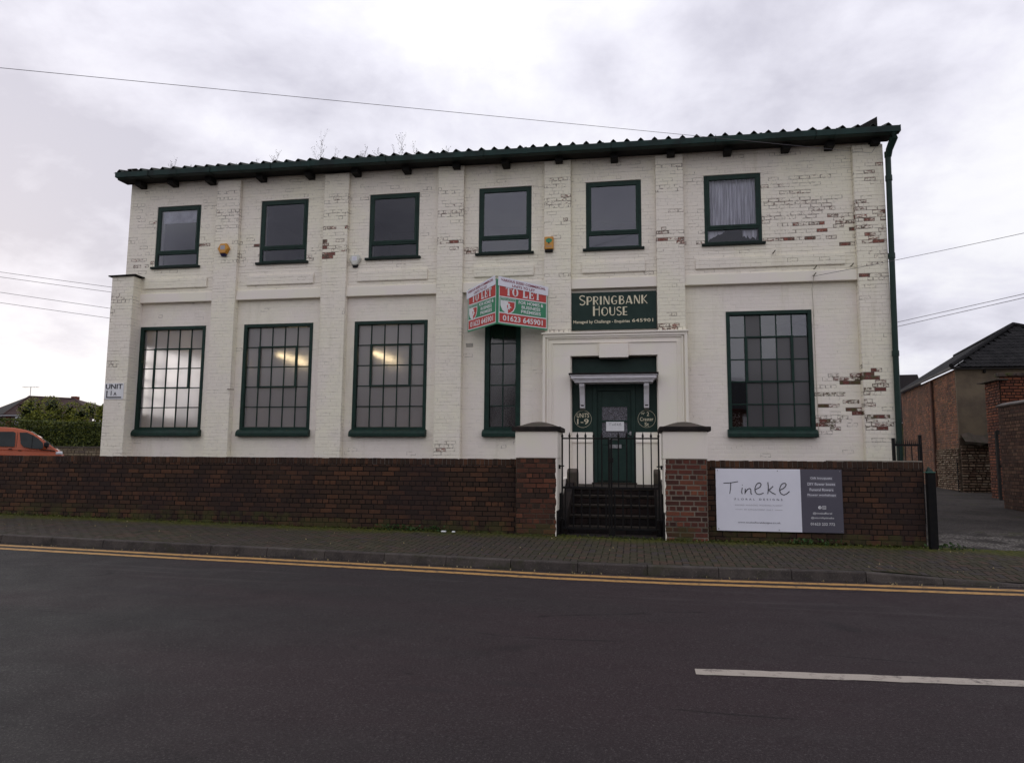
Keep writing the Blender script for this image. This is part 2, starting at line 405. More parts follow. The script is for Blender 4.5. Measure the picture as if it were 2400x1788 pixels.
M_BLACKM = simple('black stone paint', (.014, .012, .012), (.030, .023, .020), 5, .7, .5, .12)
M_STONE = simple('mossy stone cap', (.09, .07, .06), (.06, .055, .04), 6, .9, .6, .2)
M_DARKW = simple('dark rafter end', (.012, .012, .012), (.02, .017, .015), 8, .8, .3, .2)
M_CREAM = simple('cream sign paint', (.74, .68, .50), (.66, .60, .44), 20, .5, 0)
M_SIGNW = simple('white sign face', (.80, .80, .87), (.77, .77, .84), 3, .4, 0, .4)
M_SIGNRED = simple('red sign print', (.52, .045, .035), (.47, .04, .035), 6, .4, 0, .4)
M_SIGNGRN = simple('green sign print', (.03, .25, .12), (.025, .22, .10), 6, .4, 0, .4)
M_SIGNWHITE = simple('white sign print', (.78, .78, .79), (.72, .72, .73), 6, .4, 0, .4)
M_MAROON = simple('maroon sign print', (.26, .02, .05), (.24, .02, .05), 6, .5, 0)
M_INK = simple('black sign print', (.015, .015, .02), (.02, .02, .025), 9, .5, 0)
M_SLATE = simple('slate grey print', (.095, .090, .115), (.088, .084, .107), 3, .4, 0, .4)
M_SLATE2 = simple('paler slate print', (.15, .145, .17), (.14, .135, .16), 3, .4, 0, .4)
M_GREYINK = simple('grey ink', (.30, .29, .31), (.28, .27, .29), 9, .5, 0)
M_GREYTXT = simple('pale grey print', (.42, .41, .44), (.40, .39, .42), 9, .5, 0)
M_ORANGE = simple('amber plastic', (.58, .27, .03), (.50, .22, .025), 9, .35, 0, .5)
M_PLAS = simple('aged white plastic', (.62, .62, .56), (.56, .56, .50), 9, .35, 0, .5)
M_STEEL = simple('grey steel', (.35, .35, .36), (.22, .22, .23), 20, .35, .1, .5, .7)
M_CABLE = simple('cable sheath', (.10, .09, .10), (.14, .13, .14), 20, .7, 0)
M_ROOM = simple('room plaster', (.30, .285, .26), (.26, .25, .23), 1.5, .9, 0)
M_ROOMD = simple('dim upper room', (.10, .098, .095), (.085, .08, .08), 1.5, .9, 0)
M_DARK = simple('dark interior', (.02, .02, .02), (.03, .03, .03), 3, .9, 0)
def emis(name, c, s):
    m = bpy.data.materials.new(name); m.use_nodes = True; p = m.node_tree.nodes['Principled BSDF']
    p.inputs['Base Color'].default_value = (.6, .6, .6, 1); p.inputs['Emission Color'].default_value = tuple(c)+(1,); p.inputs['Emission Strength'].default_value = s; return m
M_TUBE = emis('lit fluorescent tube', (1, .80, .45), 15)
def glass_clear(name, tint=(.97, .98, .98), f=1.5, gc=(.58, .58, .64)):
    t = NT(name); N, L = t.N, t.L
    g = N.new('ShaderNodeBsdfGlossy'); g.inputs['Roughness'].default_value = .02; g.inputs['Color'].default_value = gc+(1,)
    tr = N.new('ShaderNodeBsdfTransparent'); tr.inputs[0].default_value = tint+(1,)
    fr = N.new('ShaderNodeFresnel'); fr.inputs[0].default_value = f; mx = N.new('ShaderNodeMixShader')
    b = N.new('ShaderNodeBump'); b.inputs['Strength'].default_value = .05; b.inputs['Distance'].default_value = .02; L.new(t.noise(1.6, 2, .4), b.inputs['Height']); L.new(b.outputs[0], g.inputs['Normal'])
    L.new(fr.outputs[0], mx.inputs[0]); L.new(tr.outputs[0], mx.inputs[1]); L.new(g.outputs[0], mx.inputs[2]); L.new(mx.outputs[0], t.out.inputs[0]); return t.m
def glass_frost(name, rough=.22, milky=.30, col=(.36, .33, .33), flat=False):
    t = NT(name); N, L = t.N, t.L
    g = N.new('ShaderNodeBsdfGlass'); g.inputs['Roughness'].default_value = rough; g.inputs['IOR'].default_value = 1.35; g.inputs['Color'].default_value = (.9, .88, .88, 1)
    r = t.orand(); d = N.new('ShaderNodeBsdfDiffuse'); L.new(t.mix(r, col, tuple(x*.62 for x in col)), d.inputs[0])
    gl = N.new('ShaderNodeBsdfGlossy'); gl.inputs['Roughness'].default_value = .12
    mx = N.new('ShaderNodeMixShader'); L.new(t.M('ADD', milky-.1, t.M('MULTIPLY', r, .2)), mx.inputs[0]); L.new(g.outputs[0], mx.inputs[1]); L.new(d.outputs[0], mx.inputs[2])
    if flat:
        tr = N.new('ShaderNodeBsdfTransparent'); tr.inputs[0].default_value = (.3, .3, .3, 1); L.new(tr.outputs[0], mx.inputs[1])
    m2 = N.new('ShaderNodeMixShader'); m2.inputs[0].default_value = .04; L.new(mx.outputs[0], m2.inputs[1]); L.new(gl.outputs[0], m2.inputs[2])
    L.new(m2.outputs[0], t.out.inputs[0]); return t.m
M_GLASS = glass_clear('clear window glass'); M_GLASS2 = glass_clear('bright reflecting window glass', (.7, .72, .75), 1.9, (.75, .75, .8)); M_FROST = glass_frost('obscured window glass', .30, .36, (.50, .47, .475)); M_FROSTD = glass_frost('dark obscured glass', .12, .12, (.10, .085, .09))
# ------------------------------------------------------------------ ground
def interp(x, xs, ys):
    if x <= xs[0]: return ys[0]
    for i in range(len(xs)-1):
        if x <= xs[i+1]:
            t = (x-xs[i])/(xs[i+1]-xs[i]); return ys[i]+(ys[i+1]-ys[i])*t
    return ys[-1]
GX = [-60, -16, -12.4, -6.1, -2.07, .47, 4.5, 8, 60]; GZ = [-.75, -1.03, -1.07, -1.175, -1.212, -1.245, -1.275, -1.33, -1.75]
gw = lambda x: interp(x, GX, GZ)
G = lambda x, y: gw(x)-.035*(12.5-y)                      # pavement: falls towards the road
KX = [-60, -16, -10, -5.5, -3, -1.1, .4, 2.7, 5, 9, 60]; KYY = [10.6, 10.18, 10.10, 10.04, 9.93, 9.84, 9.88, 10.02, 10.12, 10.25, 10.6]
KY = lambda x: interp(x, KX, KYY)
def drop(x): return interp(x, [3.2, 4.3], [0, 1]) if x < 9.5 else interp(x, [9.5, 10.5], [1, 0])
KH = lambda x: .125-.095*drop(x)
RD = lambda x, y: G(x, 10.0)-.125-.03*(10.0-y)            # carriageway
PV = lambda x, y: G(x, y)-(.095*drop(x)*max(0, min(1, 1-(y-10.1)/1.0)))
def lane(x, y): return interp(y, [12.4, 17, 21, 26, 40], [-1.315, -1.12, -.99, -.86, -.5])
def sheet(name, mat, xs, ys, zf, yf=None, kind='structure'):
    mb = MB(); n = len(ys)
    for x in xs:
        for j, y in enumerate(ys):
            yy = yf(x, j, y) if yf else y; mb.v.append((x, yy, zf(x, yy)))
    for i in range(len(xs)-1):
        for j in range(n-1): a = i*n+j; mb.f.append((a, a+n, a+n+1, a+1))
    return mb.build(name, mat, None, kind=kind)
def lin(a, b, n): return [a+(b-a)*i/n for i in range(n+1)]
def mat_road():
    t = NT('worn asphalt'); X, Y, Z = t.sep()
    c = t.mix(t.step(t.noise(.35, 5, .6, (.35, 1, 1)), .38, .62), (.0235, .0228, .0228), (.0310, .0215, .0235)); c = t.mix(t.M('MULTIPLY', t.step(X, -6, 1), .55), c, (.0345, .0205, .0235))
    g = t.noise(62, 5, .85); c = t.mix(t.M('MULTIPLY', t.step(g, .52, .66), .95), c, (.090, .078, .078)); c = t.mix(t.M('MULTIPLY', t.M('SUBTRACT', 1, t.step(g, .34, .46)), .85), c, (.008, .008, .008))
    vo = t.N.new('ShaderNodeTexVoronoi'); vo.inputs['Scale'].default_value = 1.15; t.L.new(t.pos, vo.inputs['Vector'])
    gum = t.M('MULTIPLY', t.M('SUBTRACT', 1, t.step(vo.outputs['Distance'], .018, .026)), t.step(t.noise(1.7, 2, off=(8, 3, 1)), .5, .52)); c = t.mix(t.M('MULTIPLY', gum, .55), c, (.16, .145, .13))
    g2 = t.noise(240, 2, .6); c = t.mix(t.M('MULTIPLY', t.step(g2, .58, .7), .5), c, (.085, .078, .075)); c = t.mix(t.M('MULTIPLY', t.M('SUBTRACT', 1, t.step(g2, .3, .42)), .6), c, (.008, .008, .008))
    c = t.mix(t.M('MULTIPLY', t.step(t.noise(1.5, 6, .7, (.25, 1, 1), off=(4, 0, 0)), .55, .72), .25), c, (.042, .036, .036))
    sc_ = t.M('MULTIPLY', t.M('MULTIPLY', t.step(Y, 7.8, 8.6), t.M('SUBTRACT', 1, t.step(Y, 8.9, 9.4))), t.step(t.noise(2.2, 6, .7, (.15, 2.5, 1), off=(3, 3, 0)), .50, .66)); c = t.mix(t.M('MULTIPLY', sc_, .5), c, (.065, .055, .055))
    sm = t.noise(.55, 2, .3, (.25, 1, 1), off=(0, 7, 2)); crk = t.M('MULTIPLY', t.step(sm, .492, .497), t.M('SUBTRACT', 1, t.step(sm, .500, .505))); c = t.mix(t.M('MULTIPLY', crk, t.M('MULTIPLY', t.step(t.noise(1.3, 4, off=(5, 5, 5)), .5, .6), .6)), c, (.006, .006, .006))
    oil = t.step(t.noise(.8, 3, .5, off=(12, 3, 0)), .66, .74); c = t.mix(t.M('MULTIPLY', oil, .45), c, (.010, .010, .011))
    pt = t.noise(.9, 3, .4, (.3, 1.6, 1), off=(9, 2, 0)); c = t.mix(t.M('MULTIPLY', t.step(pt, .62, .66), .3), c, (.020, .019, .021))
    # gutter grit beside the kerb
    gr = t.M('MULTIPLY', t.step(Y, 9.45, 9.9), t.step(t.noise(7, 6, .7), .48, .62)); c = t.mix(t.M('MULTIPLY', gr, .7), c, (.045, .042, .022))
    t.bump(t.M('ADD', g, t.M('MULTIPLY', g2, .6)), .8, .008)
    return t.fin(c, t.M('ADD', .62, t.M('MULTIPLY', t.noise(2, 4), .3)), .14)
M_ROAD = mat_road()
sheet('ground', simple('rough ground', (.06, .055, .035), (.05, .05, .045), .5, .9), [-900, -60, -25, 25, 60, 900], [-900, -30, 14.5, 40, 900], lambda x, y: -2.6 if y < 20 else -1.6)
rx = lin(-60, -17, 12)+lin(-16, 12, 56)[0:]+lin(13, 60, 12)
sheet('road', M_ROAD, rx, [-9, -3, 0, 3, 5, 7, 8.5, 9.3, 9.8, 99], RD, lambda x, j, y: KY(x)+.02 if y == 99 else y)
sheet('pavement_opposite', simple('far pavement', (.07, .065, .06), (.05, .048, .045), 3, .9), lin(-60, 60, 12), [-30, -12, -9.01], lambda x, y: RD(x, -9)+.12)
def band(name, mat, x0, x1, ya, yb, dz=.004, n=60):
    n = int((x1-x0)*14)
    mb = MB()
    P = [(x0+(x1-x0)*i/n) for i in range(n+1)]
    for x in P:
        for yf in (ya, yb): y = yf(x)+random.uniform(-.006, .006); mb.v.append((x, y, RD(x, y)+dz))
    mb.f += [(2*i, 2*i+2, 2*i+3, 2*i+1) for i in range(n)]
    return mb.build(name, mat, None, kind='structure')
def mat_line(name, c, worn, wc=.5):
    t = NT(name); n = t.noise(11, 7, .75); col = t.mix(t.step(n, wc, wc+.16), c, worn); g = t.noise(120, 3, .7)
    col = t.mix(t.M('MULTIPLY', t.step(g, .52, .68), .5), col, tuple(x*.55 for x in c)); t.bump(g, .5, .005); return t.fin(col, .75, .3)
M_YEL = mat_line('yellow road paint', (.40, .225, .075), (.13, .085, .045), .50); M_WLINE = mat_line('worn white road paint', (.36, .315, .27), (.13, .11, .10), .52)
band('yellow_line', M_YEL, -40, 30, lambda x: KY(x)-.155, lambda x: KY(x)-.285, n=140)
band('yellow_line', M_YEL, -40, 30, lambda x: KY(x)-.42, lambda x: KY(x)-.55, n=140)
def dash(x0, x1): band('centre_line', M_WLINE, x0, x1, lambda x: 5.83+.085*(x-.45), lambda x: 5.975+.085*(x-.45), n=24)
dash(.43, 4.6); dash(-9.5, -5.4); dash(8.6, 12.6)

# pavers
def mat_paver():
    t = NT('block paver'); fl, rn, fr, gr = t.attr(); X, Y, Z = t.sep()
    c = t.ramp(rn, [(0, (.040, .036, .024)), (.5, (.052, .046, .030)), (.8, (.066, .044, .032)), (1, (.048, .041, .038))])
    c = t.mix(t.step(t.noise(.5, 4, .6), .4, .6), c, t.mix(.5, c, (.044, .036, .034)))
    c = t.mix(t.M('MULTIPLY', t.step(t.noise(70, 4, .7), .52, .7), .4), c, (.11, .098, .085))
    c = t.mix(fr, (.016, .015, .012), c)
    n = t.noise(2.2, 7, .7, off=(1, 4, 0))
    # moss creeping out from the foot of the wall
    foot = t.step(t.M('ADD', Y, t.M('MULTIPLY', n, 1.3)), 12.45, 13.05)
    right = t.M('MULTIPLY', t.step(X, 1, 6), t.M('MULTIPLY', t.step(Y, 11.0, 12.6), t.step(n, .42, .62)))
    ms = t.M('MAXIMUM', foot, t.M('MULTIPLY', right, .55))
    c = t.mix(t.M('MULTIPLY', ms, .85), c, t.mix(t.step(t.noise(20, 4), .4, .6), (.035, .045, .010), (.085, .085, .012)))
    c = t.mix(t.M('MULTIPLY', t.M('SUBTRACT', 1, fr), t.step(t.noise(3, 5, off=(8, 8, 8)), .45, .6)), c, (.035, .042, .014))
    t.bump(t.noise(90, 4, .7), .5, .004)
    return t.fin(c, .88, .12)
M_PAVER = mat_paver()
def pavement():
    root = sheet('pavement', simple('paving bed', (.02, .019, .015), (.028, .03, .014), 5, .95), lin(-60, -17, 12)+lin(-16, 9, 50)+lin(10, 60, 12), [0, .25, .5, .75, 1.0, 1.25, 2.5, 99],
                 lambda x, y: PV(x, y)-.02, lambda x, j, y: KY(x)+.10 if j == 0 else (12.95 if j == 7 else 10.5+y*.8))
    items = []
    for i in range(-165, 96):
        for j in range(96, 127):
            x, y = i*.1, j*.1
            s = (i+j) % 4
            if s == 0: r = (x, x+.2, y, y+.1)
            elif s == 2: r = (x, x+.1, y, y+.2)
            else: continue
            lo = KY((r[0]+r[1])/2)+.128; a, b = max(r[2], lo), min(r[3], 12.62)
            if b-a < .025: continue
            items.append((r[0], r[1], a, b))
    items.sort(key=lambda r: ((r[0]+r[1])/2)**2*.4+r[2]**2)
    mb = MB(); cache = {}
    inv = [r for r in items if abs((r[0]+r[1])/2*.986+r[2]*.169)/(r[2]*.979-.169*(r[0]+r[1])/2) < .70]
    top = set(sorted(inv, key=lambda r: -((r[1]-r[0])*(r[3]-r[2]))/((r[2]*.979-.169*r[0])**3))[:300])
    for r in items:
        w, h = r[1]-r[0], r[3]-r[2]; cx, cy = (r[0]+r[1])/2, (r[2]+r[3])/2; rn = random.random(); dz = random.uniform(-.0015, .0015); tx, ty = random.uniform(-.022, .022), random.uniform(-.022, .022)
        vs, fs = cell_geo(w, h, .007, .007, .006)
        if r in top:
            kr = round(rn*5)/5; key = (round(w, 2), round(h, 2), kr); me = cache.get(key)
            if me is None:
                me = bpy.data.meshes.new('paver'); me.from_pydata(vs, [], fs); a = me.attributes.new('Col', 'FLOAT_COLOR', 'POINT')
                a.data.foreach_set('color', np.array([(0, kr, 1. if q >= 8 else 0., 0) for q in range(12)], dtype=np.float32).ravel()); me.materials.append(M_PAVER); cache[key] = me; me['w'] = w; me['h'] = h
            o = bpy.data.objects.new('paver', me); COL.objects.link(o); o.parent = root
            o.location = (cx, cy, PV(cx, cy)-.007+dz)
            sy = (PV(cx, cy+.05)-PV(cx, cy-.05))/.1; sx = (PV(cx+.05, cy)-PV(cx-.05, cy))/.1
            o.rotation_euler = (math.atan(sy), -math.atan(sx), 0); o.scale = (w/me['w'], h/me['h'], 1)
        else:
            b = len(mb.v)
            for q, (x, y, n) in enumerate(vs):
                mb.v.append((cx+x, cy+y, PV(cx+x, cy+y)-.007+n+dz+tx*x+ty*y)); mb.c.append((0, rn, 1. if q >= 8 else 0., 0))
            mb.f += [tuple(b+k for k in f) for f in fs]
    mb.build('paving', M_PAVER, root, kind='stuff')
pavement()
def kerb():
    t = NT('kerb concrete'); X, Y, Z = t.sep()
    c = t.mix(t.orand(), (.058, .049, .045), (.078, .067, .060)); c = t.mix(t.step(t.noise(4, 7, .7), .4, .7), c, (.038, .033, .031))
    c = t.mix(t.M('MULTIPLY', t.step(t.noise(60, 4, .7), .55, .7), .5), c, (.19, .17, .15)); c = t.mix(t.M('MULTIPLY', t.step(t.noise(2.4, 6, .7, off=(2, 2, 2)), .52, .66), .6), c, (.035, .037, .018))
    t.bump(t.noise(50, 5, .7), .6, .006); m = t.fin(c, .88, .12)
    root = empty('kerb', (0, 10, G(0, 10)), kind='structure'); x = -20.0
    while x < 14:
        a, b = x+.004, x+.911; mb = MB(); js = random.uniform(-.004, .004)
        for q in (a, b):
            y = KY(q)+js; zt = PV(q, y+.06); zt = G(q, y)-.095*drop(q)
            for yy, zz in ((y-.012, RD(q, y)-.1), (y-.012, RD(q, y)+.01), (y+.012, zt-.014), (y+.03, zt), (y+.125, zt+.002), (y+.125, RD(q, y)-.1)): mb.v.append((q, yy, zz))
        mb.f += [(i, (i+1) % 6, (i+1) % 6+6, i+6) for i in range(6)]+[(0, 1, 2, 3, 4, 5), (11, 10, 9, 8, 7, 6)]
        mb.build('kerb_stone', m, root); x += .915
kerb()
def mat_lane():
    t = NT('patched lane asphalt'); c = t.mix(t.step(t.noise(.7, 6, .6), .4, .62), (.034, .030, .029), (.046, .039, .036))
    g = t.noise(70, 3, .7); c = t.mix(t.M('MULTIPLY', t.step(g, .5, .68), .6), c, (.17, .15, .13))
    X, Y, Z = t.sep(); gv = t.M('MULTIPLY', t.M('SUBTRACT', 1, t.step(Y, 13.8, 15.6)), t.step(t.noise(1.4, 5, .6), .44, .54)); c = t.mix(t.M('MULTIPLY', t.step(t.noise(1.1, 5, .7, off=(9, 1, 0)), .48, .6), .55), c, (.030, .026, .022)); c = t.mix(t.M('MULTIPLY', gv, .8), c, t.mix(t.step(t.noise(30, 3), .45, .6), (.05, .045, .04), (.26, .24, .22)))
    c = t.mix(t.step(t.noise(1.8, 4, .5, (.5, 1, 1), dist=1.4), .485, .5), c, t.mix(t.step(t.noise(1.8, 4, .5, (.5, 1, 1), dist=1.4), .5, .515), (.014, .013, .012), c))
    c = t.mix(t.M('MULTIPLY', t.step(t.noise(1.2, 6, .7, off=(6, 6, 0)), .58, .68), .7), c, (.05, .055, .02))
    t.bump(g, .8, .012); return t.fin(c, .9, .12)
sheet('lane', mat_lane(), [4.4, 4.9, 5.6, 7, 9, 13, 22], [12.615, 13.3, 14.5, 15.7, 17, 19, 21, 23.5, 26, 32, 40], lane)
M_YARD = simple('yard tarmac', (.07, .065, .06), (.05, .047, .045), 1.2, .9)
sheet('yard', M_YARD, [-90, -60, -35, -20, -13, -8, -1.95], [12.74, 16, 24, 34, 44, 70, 120], lambda x, y: -.5+max(0, (y-44))*.012)
sheet('forecourt', M_YARD, [1.2, 3, 4.4], [12.74, 14, 17.2], lambda x, y: -.52)

# ------------------------------------------------------------------ boundary walls and gate piers
DKB = mat_brick('sooty boundary brick', (.034, .020, .013), (.060, .030, .018), (.100, .044, .023), (.026, .018, .014), .62, (.024, .015, .015), mlight=.35)
PIERB = mat_brick('red pier brick', (.045, .020, .016), (.125, .038, .026), (.20, .070, .038), (.22, .185, .145), .26, (.035, .022, .022), mlight=1.1)
PIERL = mat_brick('mossy red pier brick', (.040, .023, .016), (.098, .036, .022), (.15, .054, .030), (.075, .058, .042), .35, (.040, .026, .020), mlight=.7)
WT = .072
def greenfoot(zoff=.0):
    def f(ctr, c, fi):
        h = ctr.z-gw(ctr.x); return 0, max(0., min(1., 1-h/.30))*.8
    return f
def boundary_wall(x0, x1, label, mat, nobj, coping_flush=None):
    root = empty('boundary_wall', ((x0+x1)/2, 12.6, gw((x0+x1)/2)), label=label, cat='wall')
    zb = lambda x: -1.45
    F = Face((0, 12.5, 0), (1, 0, 0), (0, -1, 0)); B = Face((0, 12.73, 0), (-1, 0, 0), (0, 1, 0))
    top = WT-.112
    base = min(gw(x0), gw(x1))-.12
    cells = [c for c in cells_bond(x0, x1, base, top, course=.0842, garden=4, phase=1) if c[3] > min(gw(c[0]), gw(c[1]))-.05]
    c2 = [(a, b, c, d) for a, b, c, d in cells_bond(-x1, -x0, -.52, top, course=.0842)]
    box('wall_core', DKB, root, x0+.005, x1-.005, 12.504, 12.726, base, top-.004)
    brickwork(root, [(F, cells), (B, c2)], mat, joint=.008, prof=.005, ch=.005, nobj=nobj, attrfn=greenfoot(), jit=.004, tilt=.02)
    # brick-on-edge coping
    x = x0; me = None; k = 0
    while x < x1-.03:
        w = min(.0765, x1-x)
        if -13.2 < x < 6:
            if me is None or abs(w-.0765) > 1e-3:
                mb = MB(); mb.box(-w/2+.004, w/2-.004, 0, .245, 0, .108)
                m2 = None
            rn = round(random.random()*7)/7
            key = ('cop', rn)
            mm = COPM.get(key) if abs(w-.0765) < 1e-3 else None
            if mm is None:
                mb = MB(); mb.box(-w/2+.004, w/2-.004, 0, .245, 0, .108, (0, rn, 1, 0)); o = mb.build('coping_brick', mat, root, bevel=.005); mm = o.data
                if abs(w-.0765) < 1e-3 and mat is DKB: COPM[key] = mm
            else:
                o = bpy.data.objects.new('coping_brick', mm); COL.objects.link(o); o.parent = root
            o.location = Vector((x+w/2, 12.494+random.uniform(-.006, .006), top+random.uniform(-.006, .004)))-root.location
        x += .0765
    if x0 < -13.2:
        mb = MB(); x = x0
        while x < -13.2: mb.box(x+.004, x+.0725, 12.494, 12.739, top, top+.108, (0, random.random(), 1, 0)); x += .0765
        mb.build('coping', mat, root, kind='stuff')
    box('mortar_bed', simple('coping mortar', (.20, .18, .155), (.11, .10, .085), 6, .9, .5), root, x0+.01, x1-.01, 12.505, 12.732, top-.003, top+.098)
    return root
COPM = {}
boundary_wall(-20, -2.045, 'long sooty dark brick boundary wall left of the gate', DKB, 300)
wr = boundary_wall(1.155, 4.50, 'short dark brick boundary wall right of the gate behind the florist sign', DKB, 300)
MB().box(3.1, 4.5, 12.50, 12.72, WT-.004, WT+.012).build('mortar_flaunching', simple('pale mortar capping', (.34, .31, .26), (.22, .20, .17), 7, .95, .7), wr)
M_MATTB = simple('dull black paint', (.009, .009, .010), (.014, .013, .012), 8, .75, .3, .1)
def pier(x0, x1, y0, y1, label, mat, side):
    root = empty('gate_pier', ((x0+x1)/2, (y0+y1)/2, gw(x0)), label=label, cat='gate pier')
    zt = .085; zb = min(gw(x0), gw(x1))-.06
    F = Face((x0, y0, 0), (1, 0, 0), (0, -1, 0)); cells = cells_bond(0, x1-x0, zb, zt, course=.0855, garden=3, phase=0)
    faces = [(F, cells)]
    S2 = Face((x0, y1, 0), (0, -1, 0), (-1, 0, 0)); S3 = Face((x1, y0, 0), (0, 1, 0), (1, 0, 0))
    faces.append((S2, cells_bond(0, y1-y0, zb, zt, course=.0855))); faces.append((S3, cells_bond(0, y1-y0, zb, zt, course=.0855)))
    box('pier_core', mat, root, x0+.004, x1-.004, y0+.004, y1, zb, zt)
    jw = .016 if side < 0 else .011
    jamb = x1 if side > 0 else x0
    if side > 0: faces = faces[:2]
    else: faces = [faces[0], faces[2]]
    brickwork(root, faces, mat, joint=jw, prof=.006, ch=.004, nobj=300, attrfn=greenfoot(), jit=.003, tilt=.015)
    # painted jamb facing the gate, with a ragged paint edge turning the corner
    mb = MB(); n = 90; e = []; rj = .02
    for i in range(n+1):
        z = zb+(zt-zb)*i/n; rj = min(.024, max(.002, rj+random.uniform(-.008, .008))); e.append((rj, z))
    s = 1 if side > 0 else -1
    for d, z in e: mb.v += [(jamb-s*d, y0-.010, z), (jamb+s*.012, y0-.010, z), (jamb+s*.012, y1-.02, z)]
    for i in range(n): a = 3*i; mb.f += [(a, a+1, a+4, a+3), (a+1, a+2, a+5, a+4)]
    mb.build('jamb', M_WHITE, root)
    box('black_plinth', M_MATTB, root, *((jamb, jamb+.03) if side > 0 else (jamb-.03, jamb)), 12.366, y1-.02, zb, -.80, .004); box('black_plinth', M_MATTB, root, *((jamb, jamb+.028) if side > 0 else (jamb-.028, jamb)), 12.75, y1-.02, -.80, -.52, .004)
    # rendered shaft
    bx = box('shaft', M_WHITE, root, x0-.018, x1+.018, y0-.018, y1+.018, zt, .552, .008)
    # plaster panel lines
    box('corner_pad', M_WHITE, root, x0+.05, x1-.05, y0-.0215, y0-.01, zt+.01, .545, .002)
    # cap: thick slab with a low dome
    cx, cy = (x0+x1)/2, (y0+y1)/2; hx, hy = (x1-x0)/2+.075, (y1-y0)/2+.06
    box('cap_slab', M_BLACKM, root, cx-hx, cx+hx, cy-hy, cy+hy, .550, .628, .008)
    mb = MB(); n = 12
    for i in range(n+1):
        for j in range(n+1):
            u, v = 2*i/n-1, 2*j/n-1; h = .105*(math.cos(u*math.pi/2)**1.15)*(math.cos(v*math.pi/2)**.8)
            mb.v.append((cx+u*(hx-.012), cy+v*(hy-.012), .626+h))
    for i in range(n):
        for j in range(n): a = i*(n+1)+j; mb.f.append((a, a+n+1, a+n+2, a+1))
    shade(mb.build('cap_dome', M_STONE, root))
    return root
pier(-2.045, -1.345, 12.38, 13.08, 'left gate pier, white shaft under a black domed cap, mossy dull red brick below', PIERL, 1)
pier(.465, 1.155, 12.38, 13.30, 'right gate pier, white shaft under a black domed cap, red brick with pale joints below', PIERB, -1)
